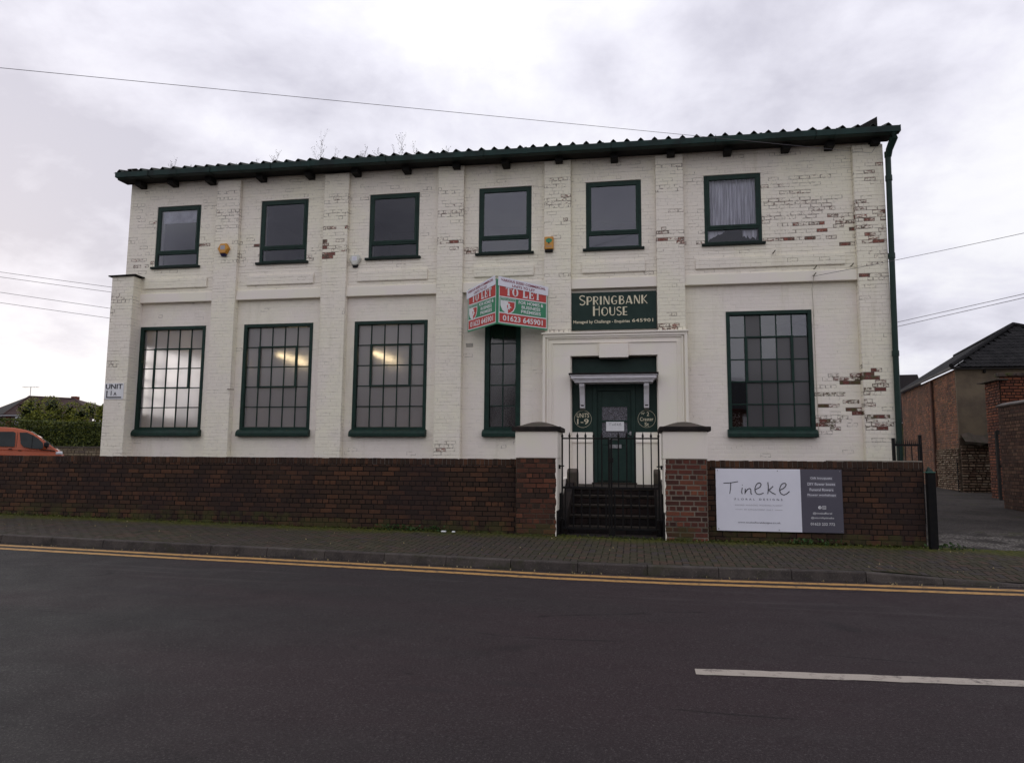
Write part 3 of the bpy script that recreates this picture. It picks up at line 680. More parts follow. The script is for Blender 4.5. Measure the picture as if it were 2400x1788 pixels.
# ------------------------------------------------------------------ the painted brick office building
YP, YB, YN, YU, YL = 16.95, 17.0, 17.03, 17.06, 17.13      # pilaster, band, panel, upper bay, lower bay faces
XL, XR, ZB = -13.60, 5.63, -.55
def ztop(x): return 7.50-.0065*(x+13.6)
house = empty('office_building', (-4, 17.1, ZB), label='long two-storey white painted brick building with dark green windows and green gutter', cat='building')
SPOTS = [(-13.45,-13.2,6.85,6.97,0.3),(-13.12,-12.95,6.63,6.73,0.45),(-13.36,-13.16,6.48,6.56,0.5),(-12.92,-12.82,6.39,6.45,0.7),(-13.39,-12.93,6.27,6.38,0.4),(-12.95,-12.79,6.19,6.29,0.5),(-13.56,-13.43,5.86,6.06,0.35),(-13.28,-13.14,5.92,5.98,0.3),(-13.18,-13.08,5.64,5.74,0.65),(-13.35,-13.13,5.34,5.44,0.75),(-13.38,-13.16,5.16,5.24,0.8),(-12.96,-12.78,5.25,5.35,0.9),(-13.01,-12.93,5.19,5.26,0.6),(-13.11,-12.99,4.98,5.05,0.4),(-11.31,-11.0,6.67,6.76,0.5),(-11.48,-11.25,6.19,6.29,0.35),(-11.45,-11.26,5.64,5.75,0.85),(-11.31,-11.19,5.55,5.64,0.8),(-9.93,-9.73,5.56,5.64,0.97),(-10.15,-9.95,5.56,5.66,0.6),(-10.11,-9.96,5.75,5.81,0.6),(-9.81,-9.71,5.36,5.42,0.7),(-8.37,-8.22,5.19,5.29,0.7),(-8.15,-8.0,5.39,5.47,0.55),(-14.0,-13.4,4.19,4.37,0.55),(-14.0,-13.68,3.82,4.12,0.5),(-13.97,-13.7,3.61,3.76,0.4),(-10.92,-10.31,7.02,7.17,0.5),(-10.87,-10.45,6.85,6.95,0.45),(-10.88,-10.37,6.67,6.79,0.4),(-10.87,-10.28,6.47,6.61,0.5),(-10.77,-10.23,6.28,6.46,0.4),(-10.9,-10.26,6.1,6.22,0.5),(-10.93,-10.63,6.03,6.1,0.4),(-10.46,-10.22,5.66,5.74,0.55),(-10.73,-10.36,5.2,5.27,0.4),(-10.25,-10.19,5.12,5.51,0.6),(-7.91,-7.76,7.11,7.17,0.4),(-7.68,-7.22,6.75,6.89,0.5),(-7.78,-7.23,6.59,6.71,0.4),(-7.7,-7.53,6.42,6.48,0.6),(-7.88,-7.24,6.3,6.42,0.4),(-7.86,-7.68,5.95,6.02,0.8),(-7.39,-7.21,5.95,6.04,0.97),(-7.66,-7.4,5.79,5.86,0.4),(-7.58,-7.39,5.59,5.66,0.7),(-7.89,-7.8,5.49,5.64,0.95),(-7.88,-7.7,5.4,5.48,0.97),(-7.67,-7.19,5.37,5.48,0.6),(-7.88,-7.67,5.2,5.29,0.97),(-7.86,-7.69,5.11,5.17,0.4),(-7.0,-6.81,6.69,6.77,0.6),(-6.85,-6.72,6.78,6.83,0.5),(-5.35,-5.15,6.7,6.8,0.3),(-8.33,-8.22,5.19,5.28,0.7),(-4.15,-3.83,5.2,5.29,0.75),(-4.83,-4.71,6.74,6.88,0.55),(-4.83,-4.24,6.7,6.83,0.5),(-4.61,-4.24,6.33,6.45,0.5),(-4.85,-4.17,6.12,6.26,0.6),(-4.27,-4.15,6.26,6.31,0.5),(-4.84,-4.66,5.51,5.61,0.6),(-4.84,-4.16,5.39,5.51,0.7),(-4.59,-4.37,5.41,5.49,0.95),(-4.42,-4.34,5.33,5.4,0.8),(-4.52,-4.39,5.23,5.29,0.8),(-4.87,-4.75,5.34,5.41,0.5),(-1.96,-1.49,6.86,6.98,0.6),(-2.14,-1.74,6.7,6.81,0.6),(-1.97,-1.74,6.51,6.63,0.35),(-1.66,-1.49,6.41,6.57,0.8),(-2.14,-1.49,6.3,6.42,0.6),(-1.66,-1.6,6.22,6.28,0.6),(-2.14,-1.53,6.15,6.25,0.5),(-2.06,-1.96,6.05,6.11,0.35),(-1.66,-1.61,5.87,5.94,0.7),(-2.14,-1.49,5.76,5.87,0.45),(-1.95,-1.8,5.42,5.49,0.5),(-1.77,-1.51,4.45,4.5,0.6),(0.58,1.16,7.04,7.13,0.55),(0.55,0.98,6.67,6.77,0.35),(0.56,1.15,6.48,6.58,0.4),(0.95,1.16,5.94,6.02,0.6),(0.66,0.72,5.5,5.56,0.7),(0.55,0.71,5.4,5.47,0.9),(0.84,1.17,5.39,5.46,0.6),(0.54,0.69,5.22,5.3,0.95),(0.78,0.98,5.21,5.29,0.8),(0.98,1.18,5.19,5.29,0.95),(1.07,1.17,5.12,5.19,0.6),(1.26,1.61,6.65,6.76,0.35),(1.48,1.64,5.4,5.47,0.6),(1.48,1.65,5.2,5.28,0.7),(0.36,0.45,4.5,4.53,0.7),(3.14,3.35,6.66,6.73,0.55),(3.61,4.35,6.6,6.73,0.65),(4.35,4.56,6.61,6.7,0.7),(2.97,3.13,6.47,6.53,0.9),(3.13,3.38,6.45,6.54,0.55),(3.38,3.59,6.45,6.54,0.7),(3.59,4.31,6.43,6.53,0.55),(3.38,3.47,6.29,6.35,0.75),(3.55,4.08,6.25,6.36,0.65),(3.07,4.09,6.06,6.2,0.6),(4.09,4.66,6.06,6.15,0.45),(3.25,4.08,5.9,6.01,0.45),(4.09,4.53,5.89,5.98,0.6),(2.98,4.1,5.69,5.81,0.55),(4.11,4.34,5.73,5.8,0.6),(4.34,4.56,5.72,5.79,0.96),(4.57,4.79,5.71,5.79,0.7),(4.8,4.95,5.71,5.78,0.7),(2.97,3.18,5.56,5.63,0.6),(3.18,3.36,5.55,5.63,0.93),(3.38,3.61,5.55,5.62,0.45),(3.63,4.1,5.53,5.62,0.8),(4.11,4.32,5.53,5.61,0.97),(4.58,4.96,5.53,5.6,0.8),(4.63,4.74,5.44,5.51,0.85),(3.18,4.09,5.34,5.44,0.5),(4.1,4.32,5.35,5.43,1.0),(4.81,4.95,5.35,5.42,0.97),(4.65,4.73,5.64,5.68,0.6),(3.04,3.38,5.18,5.26,0.8),(3.39,3.61,5.17,5.26,0.95),(3.66,3.85,5.18,5.25,0.6),(3.87,4.08,5.17,5.25,0.94),(4.11,4.27,5.18,5.23,0.5),(4.34,4.56,5.17,5.25,0.8),(4.57,4.79,4.98,5.06,0.95),(4.81,4.95,4.99,5.06,0.75),(3.23,3.79,7.21,7.32,0.35),(3.24,3.84,7.05,7.17,0.2),(3.49,3.67,4.61,4.72,0.5),(4.15,4.31,4.7,4.74,0.5),(4.67,4.89,4.26,4.33,0.4),(1.62,1.7,4.38,4.42,0.4),(2.99,3.11,4.31,4.39,0.35),(1.48,1.64,5.39,5.47,0.6),(1.49,1.63,5.2,5.28,0.6),(5.19,5.5,6.78,6.85,0.45),(5.52,5.63,6.78,6.86,0.9),(5.19,5.41,6.61,6.68,0.9),(4.97,5.12,6.63,6.68,0.5),(5.19,5.41,6.43,6.52,0.85),(5.01,5.17,6.46,6.51,0.4),(5.18,5.35,6.08,6.13,0.4),(4.99,5.17,5.9,5.98,0.9),(5.0,5.2,5.82,5.89,0.5),(5.34,5.58,5.79,5.89,0.55),(4.99,5.17,5.73,5.8,0.96),(5.43,5.63,5.72,5.79,0.95),(4.99,5.1,5.64,5.71,0.9),(5.1,5.4,5.62,5.7,0.6),(5.47,5.58,5.62,5.69,0.7),(5.19,5.4,5.54,5.61,0.97),(4.98,5.17,5.54,5.61,0.7),(5.48,5.63,5.53,5.6,0.95),(5.12,5.2,5.45,5.49,0.6),(4.98,5.16,5.36,5.44,0.85),(5.18,5.4,5.36,5.44,0.7),(5.47,5.56,5.36,5.42,0.5),(5.22,5.41,5.17,5.24,0.95),(5.47,5.56,5.27,5.32,0.7),(5.21,5.42,4.98,5.06,0.85),(5.44,5.62,4.99,5.06,0.6),(5.35,5.41,5.08,5.14,0.7),(4.96,4.96,4.88,5.94,0.5),(5.31,5.56,4.66,4.79,0.55),(5.25,5.5,4.5,4.56,0.7),(5.02,5.19,4.25,4.31,0.93),(5.19,5.63,4.15,4.28,0.5),(5.06,5.23,3.96,4.08,0.45),(4.3,4.54,2.02,2.06,0.6),(4.3,4.42,1.92,1.97,0.6),(4.4,4.77,1.87,1.95,0.95),(4.61,4.94,1.78,1.87,1.0),(4.58,4.89,1.68,1.76,0.97),(4.1,4.38,1.59,1.67,0.95),(4.37,4.61,1.59,1.67,0.8),(4.87,4.99,1.88,2.04,0.85),(4.93,4.99,2.15,2.21,0.8),(4.61,4.86,1.4,1.49,0.8),(4.06,4.27,1.3,1.39,0.97),(4.27,4.5,1.3,1.39,0.85),(4.62,4.94,1.22,1.3,0.97),(4.77,5.0,1.13,1.22,0.95),(4.4,4.6,1.12,1.21,0.5),(4.16,4.3,0.94,1.02,0.97),(4.31,4.54,0.94,1.02,0.8),(4.11,4.34,0.84,0.92,0.97),(4.05,4.11,0.96,1.11,0.7),(4.12,4.28,1.06,1.12,0.6),(4.45,4.6,1.02,1.06,0.75),(4.6,4.85,0.85,0.93,0.6),(4.35,4.49,0.75,0.83,0.7),(4.06,4.27,0.74,0.76,0.6),(4.05,4.48,1.75,1.79,0.5),(4.01,4.12,0.64,0.71,0.4),(4.6,4.71,0.99,1.02,0.5),(5.13,5.36,2.05,2.17,0.9),(4.96,5.22,1.89,2.04,1.0),(5.16,5.4,1.76,1.86,0.8),(5.41,5.53,1.76,1.84,0.97),(5.12,5.36,1.63,1.76,0.93),(5.0,5.37,1.52,1.6,0.65),(5.03,5.16,1.38,1.48,0.6),(4.94,5.1,1.31,1.38,0.8),(5.48,5.53,1.23,1.26,0.7),(5.02,5.23,1.03,1.11,0.93),(5.23,5.48,1.03,1.11,0.97),(5.04,5.2,0.92,1.01,0.8),(5.24,5.55,0.93,0.98,0.5),(5.06,5.1,0.86,0.91,0.6),(5.24,5.57,0.84,0.91,0.8),(5.13,5.36,0.76,0.83,0.95),(5.23,5.29,0.51,0.55,0.5),(5.39,5.48,0.48,0.56,0.7),(5.02,5.09,3.7,3.76,0.5),(-13.67,-13.43,2.43,2.58,0.55),(-13.46,-13.38,2.22,2.29,0.5),(-12.96,-12.8,0.39,0.49,0.5),(-13.82,-13.2,4.12,4.28,0.5),(-4.79,-4.33,0.13,0.5,0.45),(-4.64,-4.49,0.29,0.35,0.8),(0.5,0.91,3.12,3.23,0.85),(-2.01,-1.51,3.07,3.15,0.55),(0.75,0.91,3.45,3.51,0.6)]
N_UP = 173

def flake(ctr, c, fi):
    f = 0; m = 0
    for i, (x0, x1, z0, z1, s) in enumerate(SPOTS):
        if x0-.03 < ctr.x < x1+.03 and abs(ctr.z-(z0+z1)/2) < max((z1-z0)/2, .0428): f = max(f, s*random.uniform(.80, 1.08)); m = 1. if N_UP <= i < 220 else 0.
    if f == 0 and ctr.z > 4.9 and random.random() < .05: f = random.uniform(.2, .42)
    if f == 0 and random.random() < .015: f = random.uniform(.2, .4)
    return (min(f, 1.), m)
PIL = [(-10.94, -10.28), (-7.90, -7.235), (-4.845, -4.185), (-2.15, -1.50), (.535, 1.175), (4.98, XR)]
PTOP = [7.42, 7.42, 7.43, 7.40, 7.37, 7.31]
BAYS = [(XL, PIL[0][0])]+[(PIL[i][1], PIL[i+1][0]) for i in range(5)]
UW = [(-12.76, -11.46), (-9.71, -8.38), (-6.69, -5.36), (-3.81, -2.48), (-1.14, .19), (1.66, 2.96)]; UZ0, UZ1 = 5.16, 6.835
GW = {0: (-13.08, -11.17), 1: (-10.07, -8.15), 2: (-7.02, -5.10), 3: (-3.63, -2.74), 5: (2.10, 3.99)}; GZ0, GZ1 = .62, 3.54
PANELS = [(-12.98, -11.15), (-10.0, -8.14), (-6.95, -5.10), (-3.91, -2.41), (-1.235, .265), (1.43, 4.74)]
DX0, DX1, DZ1 = -1.51, .52, 2.525
FR = lambda y: Face((0, y, 0), (1, 0, 0), (0, -1, 0))
def build_walls():
    up, lo = [], []
    core = MB()
    def slab(x0, x1, z0, z1, y, holes=()):
        xs = sorted({x0, x1}|{h[k] for h in holes for k in (0, 1)}); zs = sorted({z0, z1}|{h[k] for h in holes for k in (2, 3)})
        xs = [x for x in xs if x0 <= x <= x1]; zs = [z for z in zs if z0 <= z <= z1]
        for a, b in zip(xs, xs[1:]):
            for c, d in zip(zs, zs[1:]):
                if any(h[0] < (a+b)/2 < h[1] and h[2] < (c+d)/2 < h[3] for h in holes): continue
                core.box(a, b, y+.003, 17.40, c, d)
    for i, (a, b) in enumerate(BAYS):
        w = UW[i]; hu = [(w[0], w[1], UZ0, UZ1)]
        up.append((FR(YU), cells_bond(a, b, 4.98, ztop((a+b)/2)+.05, hu))); slab(a, b, 4.98, ztop((a+b)/2)+.04, YU, hu)
        up.append((FR(YU-.014), cells_bond(a, b, 4.42, 4.98, [(PANELS[i][0], PANELS[i][1], 4.55, 4.81)], garden=0))); slab(a, b, 4.42, 4.98, YU-.014)
        up.append((FR(YN-.026), cells_bond(PANELS[i][0], PANELS[i][1], 4.55, 4.81, garden=0)))
        core.box(PANELS[i][0]+.002, PANELS[i][1]-.002, YN-.023, YU-.011, 4.552, 4.808)
        hl = []
        if i in GW: hl = [(GW[i][0], GW[i][1], GZ0, GZ1)]
        if i == 4: hl = [(DX0, DX1, ZB-.01, DZ1), (-1.51, .52, 3.17, 4.09)]
        if i == 4:
            slab(a, b, ZB, 4.17, YL, [(DX0, DX1, ZB-.01, DZ1)])
        else:
            lo.append((FR(YL), cells_bond(a, b, ZB, 4.17, hl))); slab(a, b, ZB, 4.17, YL, hl)
    for i, (a, b) in enumerate(PIL):
        up.append((FR(YP), cells_bond(a, b, ZB, PTOP[i])))
        core.box(a+.001, b-.001, YP+.003, YU if False else 17.40, ZB, PTOP[i]-.001)
        h = PTOP[i]-ZB
        core.box(a+.001, b-.001, YU+.003, 17.40, PTOP[i], ztop(a)+.04); up.append((FR(YU), cells_bond(a, b, PTOP[i], ztop(a)+.05)))
        # returns of the pilasters
        for x, nx in ((a, -1), (b, 1)):
            if (i == 5 and nx > 0): continue
            for z0, z1, yy in ((ZB, 4.17, YL), (4.17, 4.42, YB), (4.42, PTOP[i], YU)):
                U = (0, 1, 0) if nx > 0 else (0, -1, 0); o = (x, YP, 0) if nx > 0 else (x, yy, 0)
                up.append((Face(o, U, (nx, 0, 0)), cells_bond(0, yy-YP, z0, z1, garden=0)))
    # side walls
    core.box(XL, XL+.3, 17.40, 17.65, ZB, 7.45); core.box(XL, XL+.3, 20.7, 26.9, ZB, 7.45); core.box(XL, XL+.3, 17.65, 20.7, ZB, 1.25); core.box(XL, XL+.3, 17.65, 20.7, 3.2, 7.45)
    core.box(XR-.3, XR, 17.40, 26.9, ZB, 7.4); core.box(XL+.3, XR-.3, 26.6, 26.9, ZB, 7.45)
    core.build('wall', M_WHITE, house)
    brickwork(house, up, M_FAC, joint=.010, prof=.0035, ch=.004, nobj=300, attrfn=flake, jit=.0012, tilt=.010, rim=.012)
    brickwork(house, lo, M_FACS, joint=.008, prof=.003, ch=.004, nobj=0, attrfn=flake, jit=.001, tilt=.008, rim=.012, stuff='smooth_brickwork')
    for i, (a, b) in enumerate(BAYS):
        o = box('band_course', M_WHITE, house, a+.002, b-.002, YB, YL+.02, 4.175, 4.418, .006)
    # thin ledge under each upper window zone
build_walls()
# left buttress
def buttress():
    up = [(FR(16.72), cells_bond(-13.72, -13.08, ZB, 4.84))]; mb = MB(); mb.box(-13.719, -13.081, 16.723, 17.2, ZB, 4.84); mb.build('buttress', M_WHITE, house)
    up.append((Face((-13.08, 16.72, 0), (0, 1, 0), (1, 0, 0)), cells_bond(0, .34, ZB, 4.84, garden=0)))
    brickwork(house, up, M_FAC, joint=.011, prof=.0045, ch=.004, nobj=0, attrfn=flake, stuff='buttress_brickwork', tilt=.012, rim=.012)
    MB().prism([(-13.80, 4.84), (-13.0, 4.86), (-13.0, 4.885), (-13.80, 4.872)], 'y', 16.66, 17.1).build('slate_cap', M_DARKW, house)
buttress()

# windows --------------------------------------------------------
def upper_window(i):
    x0, x1 = UW[i]; root = empty('window', Vector((x0, YU, UZ0))-house.location); root.parent = house
    y = YU+.012
    def fb(n, a, b, c, d, e, f, m=M_GREEN2, bv=.006): return box(n, m, root, a, b, c, d, e, f, bv)
    # outer frame
    fb('frame', x0, x0+.075, y, y+.09, UZ0, UZ1); fb('frame', x1-.075, x1, y, y+.09, UZ0, UZ1); fb('frame', x0+.075, x1-.075, y, y+.09, UZ1-.075, UZ1)
    fb('frame', x0+.075, x1-.075, y, y+.09, UZ0, UZ0+.05); fb('transom', x0+.075, x1-.075, y-.004, y+.09, 5.50, 5.56)
    # opening light
    s = .052; a, b, c, d = x0+.068, x1-.068, 5.55, UZ1-.068
    mb = MB(); mb.box(a, a+s, y-.016, y+.05, c, d).box(b-s, b, y-.016, y+.05, c, d).box(a+s, b-s, y-.016, y+.05, d-s, d).box(a+s, b-s, y-.016, y+.05, c, c+s*1.1); mb.build('casement', M_GREEN2, root, .004)
    mg = M_GLASS2 if i in (3, 4) else M_GLASS
    fb('pane', a+s, b-s, y+.010, y+.016, c+s, d-s, mg, 0); fb('pane', x0+.075, x1-.075, y+.028, y+.034, UZ0+.05, 5.50, mg, 0)
    # glazing putty line, sill, lintel drip
    mb = MB()
    for q, w, e, r in ((a+s, a+s+.012, c+s, d-s), (b-s-.012, b-s, c+s, d-s)): mb.box(q, w, y+.004, y+.009, e, r)
    mb.build('putty', simple('old putty', (.10, .13, .11), (.05, .07, .06), 12, .8), root)
    fb('sill', x0-.075, x1+.065, YU-.07, y+.02, UZ0-.058, UZ0, M_GREEND)
    box('lintel_drip', M_WHITE, root, x0-.02, x1+.02, YU-.012, YU+.02, UZ1+.004, UZ1+.045, .004)
    return root
uwin = [upper_window(i) for i in range(6)]
def ground_window(i, nx, ny, vent):
    x0, x1 = GW[i]; root = empty('window', Vector((x0, YL, GZ0))-house.location); root.parent = house
    y = YL-.02; fw = .085 if nx > 2 else .12; z1 = GZ1
    def fb(n, a, b, c, d, e, f, m=M_GREEN2, bv=.006): return box(n, m, root, a, b, c, d, e, f, bv)
    fb('frame', x0, x0+fw, y, y+.16, .80, z1); fb('frame', x1-fw, x1, y, y+.16, .80, z1); fb('frame', x0+fw, x1-fw, y, y+.16, z1-fw, z1); fb('frame', x0+fw, x1-fw, y+.01, y+.16, .80, .86)
    mb = MB(); mb.prism([(y-.13, .62), (y-.13, .70), (y-.10, .755), (y-.02, .80), (y+.12, .80), (y+.12, .62)], 'x', x0-.03, x1+.03); mb.build('sill', M_GREEN2, root, .012)
    gx0, gx1, gz0, gz1 = x0+fw, x1-fw, .86, z1-fw; yg = y+.085; bw = .026
    cw, ch = (gx1-gx0)/nx, (gz1-gz0)/ny
    # muntins
    for k in range(1, nx): fb('glazing_bar', gx0+k*cw-bw/2, gx0+k*cw+bw/2, yg-.022, yg+.02, gz0, gz1, bv=.003)
    for k in range(1, ny):
        for q in range(nx): fb('glazing_bar', gx0+q*cw+(bw/2 if q else 0), gx0+(q+1)*cw-(bw/2 if q < nx-1 else 0), yg-.020, yg+.018, gz0+k*ch-bw/2, gz0+k*ch+bw/2, bv=.003)
    if vent:
        a, b, c, d = gx0+cw, gx0+4*cw, gz0+2*ch, gz0+4*ch; s = .042
        mb = MB(); mb.box(a-s/2, a+s, yg-.048, yg-.024, c-s/2, d+s/2).box(b-s, b+s/2, yg-.048, yg-.024, c-s/2, d+s/2).box(a+s, b-s, yg-.048, yg-.024, d-s/2, d+s/2).box(a+s, b-s, yg-.048, yg-.024, c-s/2, c+s/2)
        mb.build('vent_casement', M_GREEN2, root, .004)
    for q in range(nx):
        for k in range(ny):
            m = M_FROST
            if i == 3: m = M_FROSTD
            if i == 5: m = M_CLEARG if q == 0 or (q, k) in ((2, 4), (3, 4), (4, 4), (2, 3)) else M_FROSTG
            e = random.uniform(-.003, .003)
            o = box('pane', m, root, gx0+q*cw+bw/2-.004, gx0+(q+1)*cw-bw/2+.004, yg-.002, yg+.003, gz0+k*ch+bw/2-.004, gz0+(k+1)*ch-bw/2+.004)
            if m is not M_FROST and m is not M_FROSTG:
                for v in o.data.vertices: v.co.y += (v.co.x-(gx0+q*cw))*e*1.5+(v.co.z-(gz0+k*ch))*e*random.choice((-1, 1))
    return root
M_CLEARG = glass_clear('old wavy glass', (.75, .76, .76), 1.9, (.9, .9, .95)); M_FROSTG = glass_frost('dusty obscured glass', .06, .68, (.135, .13, .135), flat=True)
for i in (0, 1, 2): ground_window(i, 5, 5, True)
ground_window(3, 2, 5, False); ground_window(5, 5, 5, True)

# rooms behind the glass
def rooms():
    def R(n, m, *a): return box(n, m, house, *a)
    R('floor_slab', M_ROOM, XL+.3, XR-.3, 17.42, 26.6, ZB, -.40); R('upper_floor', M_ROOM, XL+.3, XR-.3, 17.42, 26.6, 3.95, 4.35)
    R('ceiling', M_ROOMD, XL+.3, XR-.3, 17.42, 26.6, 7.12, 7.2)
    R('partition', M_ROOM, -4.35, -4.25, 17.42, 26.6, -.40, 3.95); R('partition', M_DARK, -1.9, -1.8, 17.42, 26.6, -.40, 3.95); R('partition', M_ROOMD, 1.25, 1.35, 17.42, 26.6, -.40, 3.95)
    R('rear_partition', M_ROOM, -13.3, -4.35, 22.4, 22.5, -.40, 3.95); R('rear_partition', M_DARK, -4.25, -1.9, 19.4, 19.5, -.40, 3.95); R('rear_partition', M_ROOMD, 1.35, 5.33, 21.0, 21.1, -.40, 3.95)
    for a in (-13.2, -10.6, -7.55, -4.5, -1.85, .85): R('upper_partition', M_ROOMD, a-.05, a+.05, 17.42, 21.0, 4.35, 7.12)  # leftmost one is an added dark lining that keeps the first room dim
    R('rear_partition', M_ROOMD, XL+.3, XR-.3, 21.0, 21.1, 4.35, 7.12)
    R('ledge', M_ROOM, -13.3, -4.35, 17.42, 17.75, -.4, .6)
    # large side window at the left end, bright through the corner of the first window
    root = empty('window', Vector((XL, 20, .85))-house.location); root.parent = house
    for k in range(6): box('glazing_bar', M_GREEN2, root, XL+.05, XL+.1, 17.67+k*.6-.02, 17.67+k*.6+.02, 1.25, 3.2)
    for k in range(5): box('glazing_bar', M_GREEN2, root, XL+.051, XL+.099, 17.65, 20.7, 1.27+k*.475-.02, 1.27+k*.475+.02)
    # fluorescent battens
    for x, y0, y1 in ((-9.62, 18.1, 19.9), (-6.86, 18.1, 19.9), (-11.9, 18.4, 20.0)):
        f = empty('strip_light', (x, (y0+y1)/2, 3.0), label={-9.62: 'lit strip light glowing behind the second ground floor window from the left', -6.86: 'lit strip light glowing behind the third ground floor window from the left', -11.9: 'lit strip light behind the leftmost ground floor window'}[x], cat='light')
        box('batten', M_ROOM, f, x-.05, x+.05, y0, y1, 2.93, 3.0); MB().tube([(x, y0+.04, 2.89), (x, y1-.04, 2.89)], .026, 8).build('tube', M_TUBE, f)
        MB().tube([(x, y0+.2, 3.0), (x, y0+.2, 3.95)], .006).tube([(x, y1-.2, 3.0), (x, y1-.2, 3.95)], .006).build('hanger', M_CABLE, f)
rooms()
# net curtain and torn film in the right-hand upper window; roller blind in the left one
def curtains():
    x0, x1 = UW[5]; y = YU+.14; t = NT('net curtain'); n = t.noise(30, 3, .6, (1, 1, .05)); t.fin(t.mix(t.step(n, .35, .7), (.80, .78, .86), (.42, .40, .46)), .9, .1); m = t.m
    mb = MB(); n = 150
    for i in range(n+1):
        u = i/n; x = x0+.09+(x1-x0-.18)*u; d = .018*math.sin(u*70+2*math.sin(u*11))+.012*math.sin(u*163)
        mb.v += [(x, y+d, 5.60), (x+.008*math.sin(u*31), y+d*1.1, 6.74)]
    mb.f += [(2*i, 2*i+2, 2*i+3, 2*i+1) for i in range(n)]
    tag(mb.build('net_curtain', m), 'gathered white net curtain in the rightmost upper window', 'curtain')
    mb = MB(); k = 0
    random.seed(11)
    def jag(xs, top, lo):
        b = len(mb.v)
        for x, l in zip(xs, lo): mb.v.extend([(x, y-.02, top), (x, y-.02, l)])
        for i in range(len(xs)-1): mb.f.append((b+2*i, b+2*i+2, b+2*i+3, b+2*i+1))
    xs = lin(x0+.08, x0+.47, 14); jag(xs, 5.50, [5.25+.22*(i/14)**.7+random.uniform(-.02, .02) for i in range(15)])
    xs = lin(x1-.42, x1-.10, 12); jag(xs, 5.49, [5.36-.10*(i % 4)/4+random.uniform(-.03, .03) for i in range(13)])
    tag(mb.build('lace_pelmet', m), 'torn scraps of white film behind the low pane of the rightmost upper window', 'curtain')
    x0, x1 = UW[0]; mb = MB(); mb.box(x0+.16, x1-.09, YU+.07, YU+.075, 6.38, 6.74)
    tag(mb.build('roller_blind', simple('pale blind', (.42, .41, .50), (.25, .24, .30), 3, .8)), 'pale blind drawn a third down in the leftmost upper window', 'blind')
curtains()
random.seed(21)

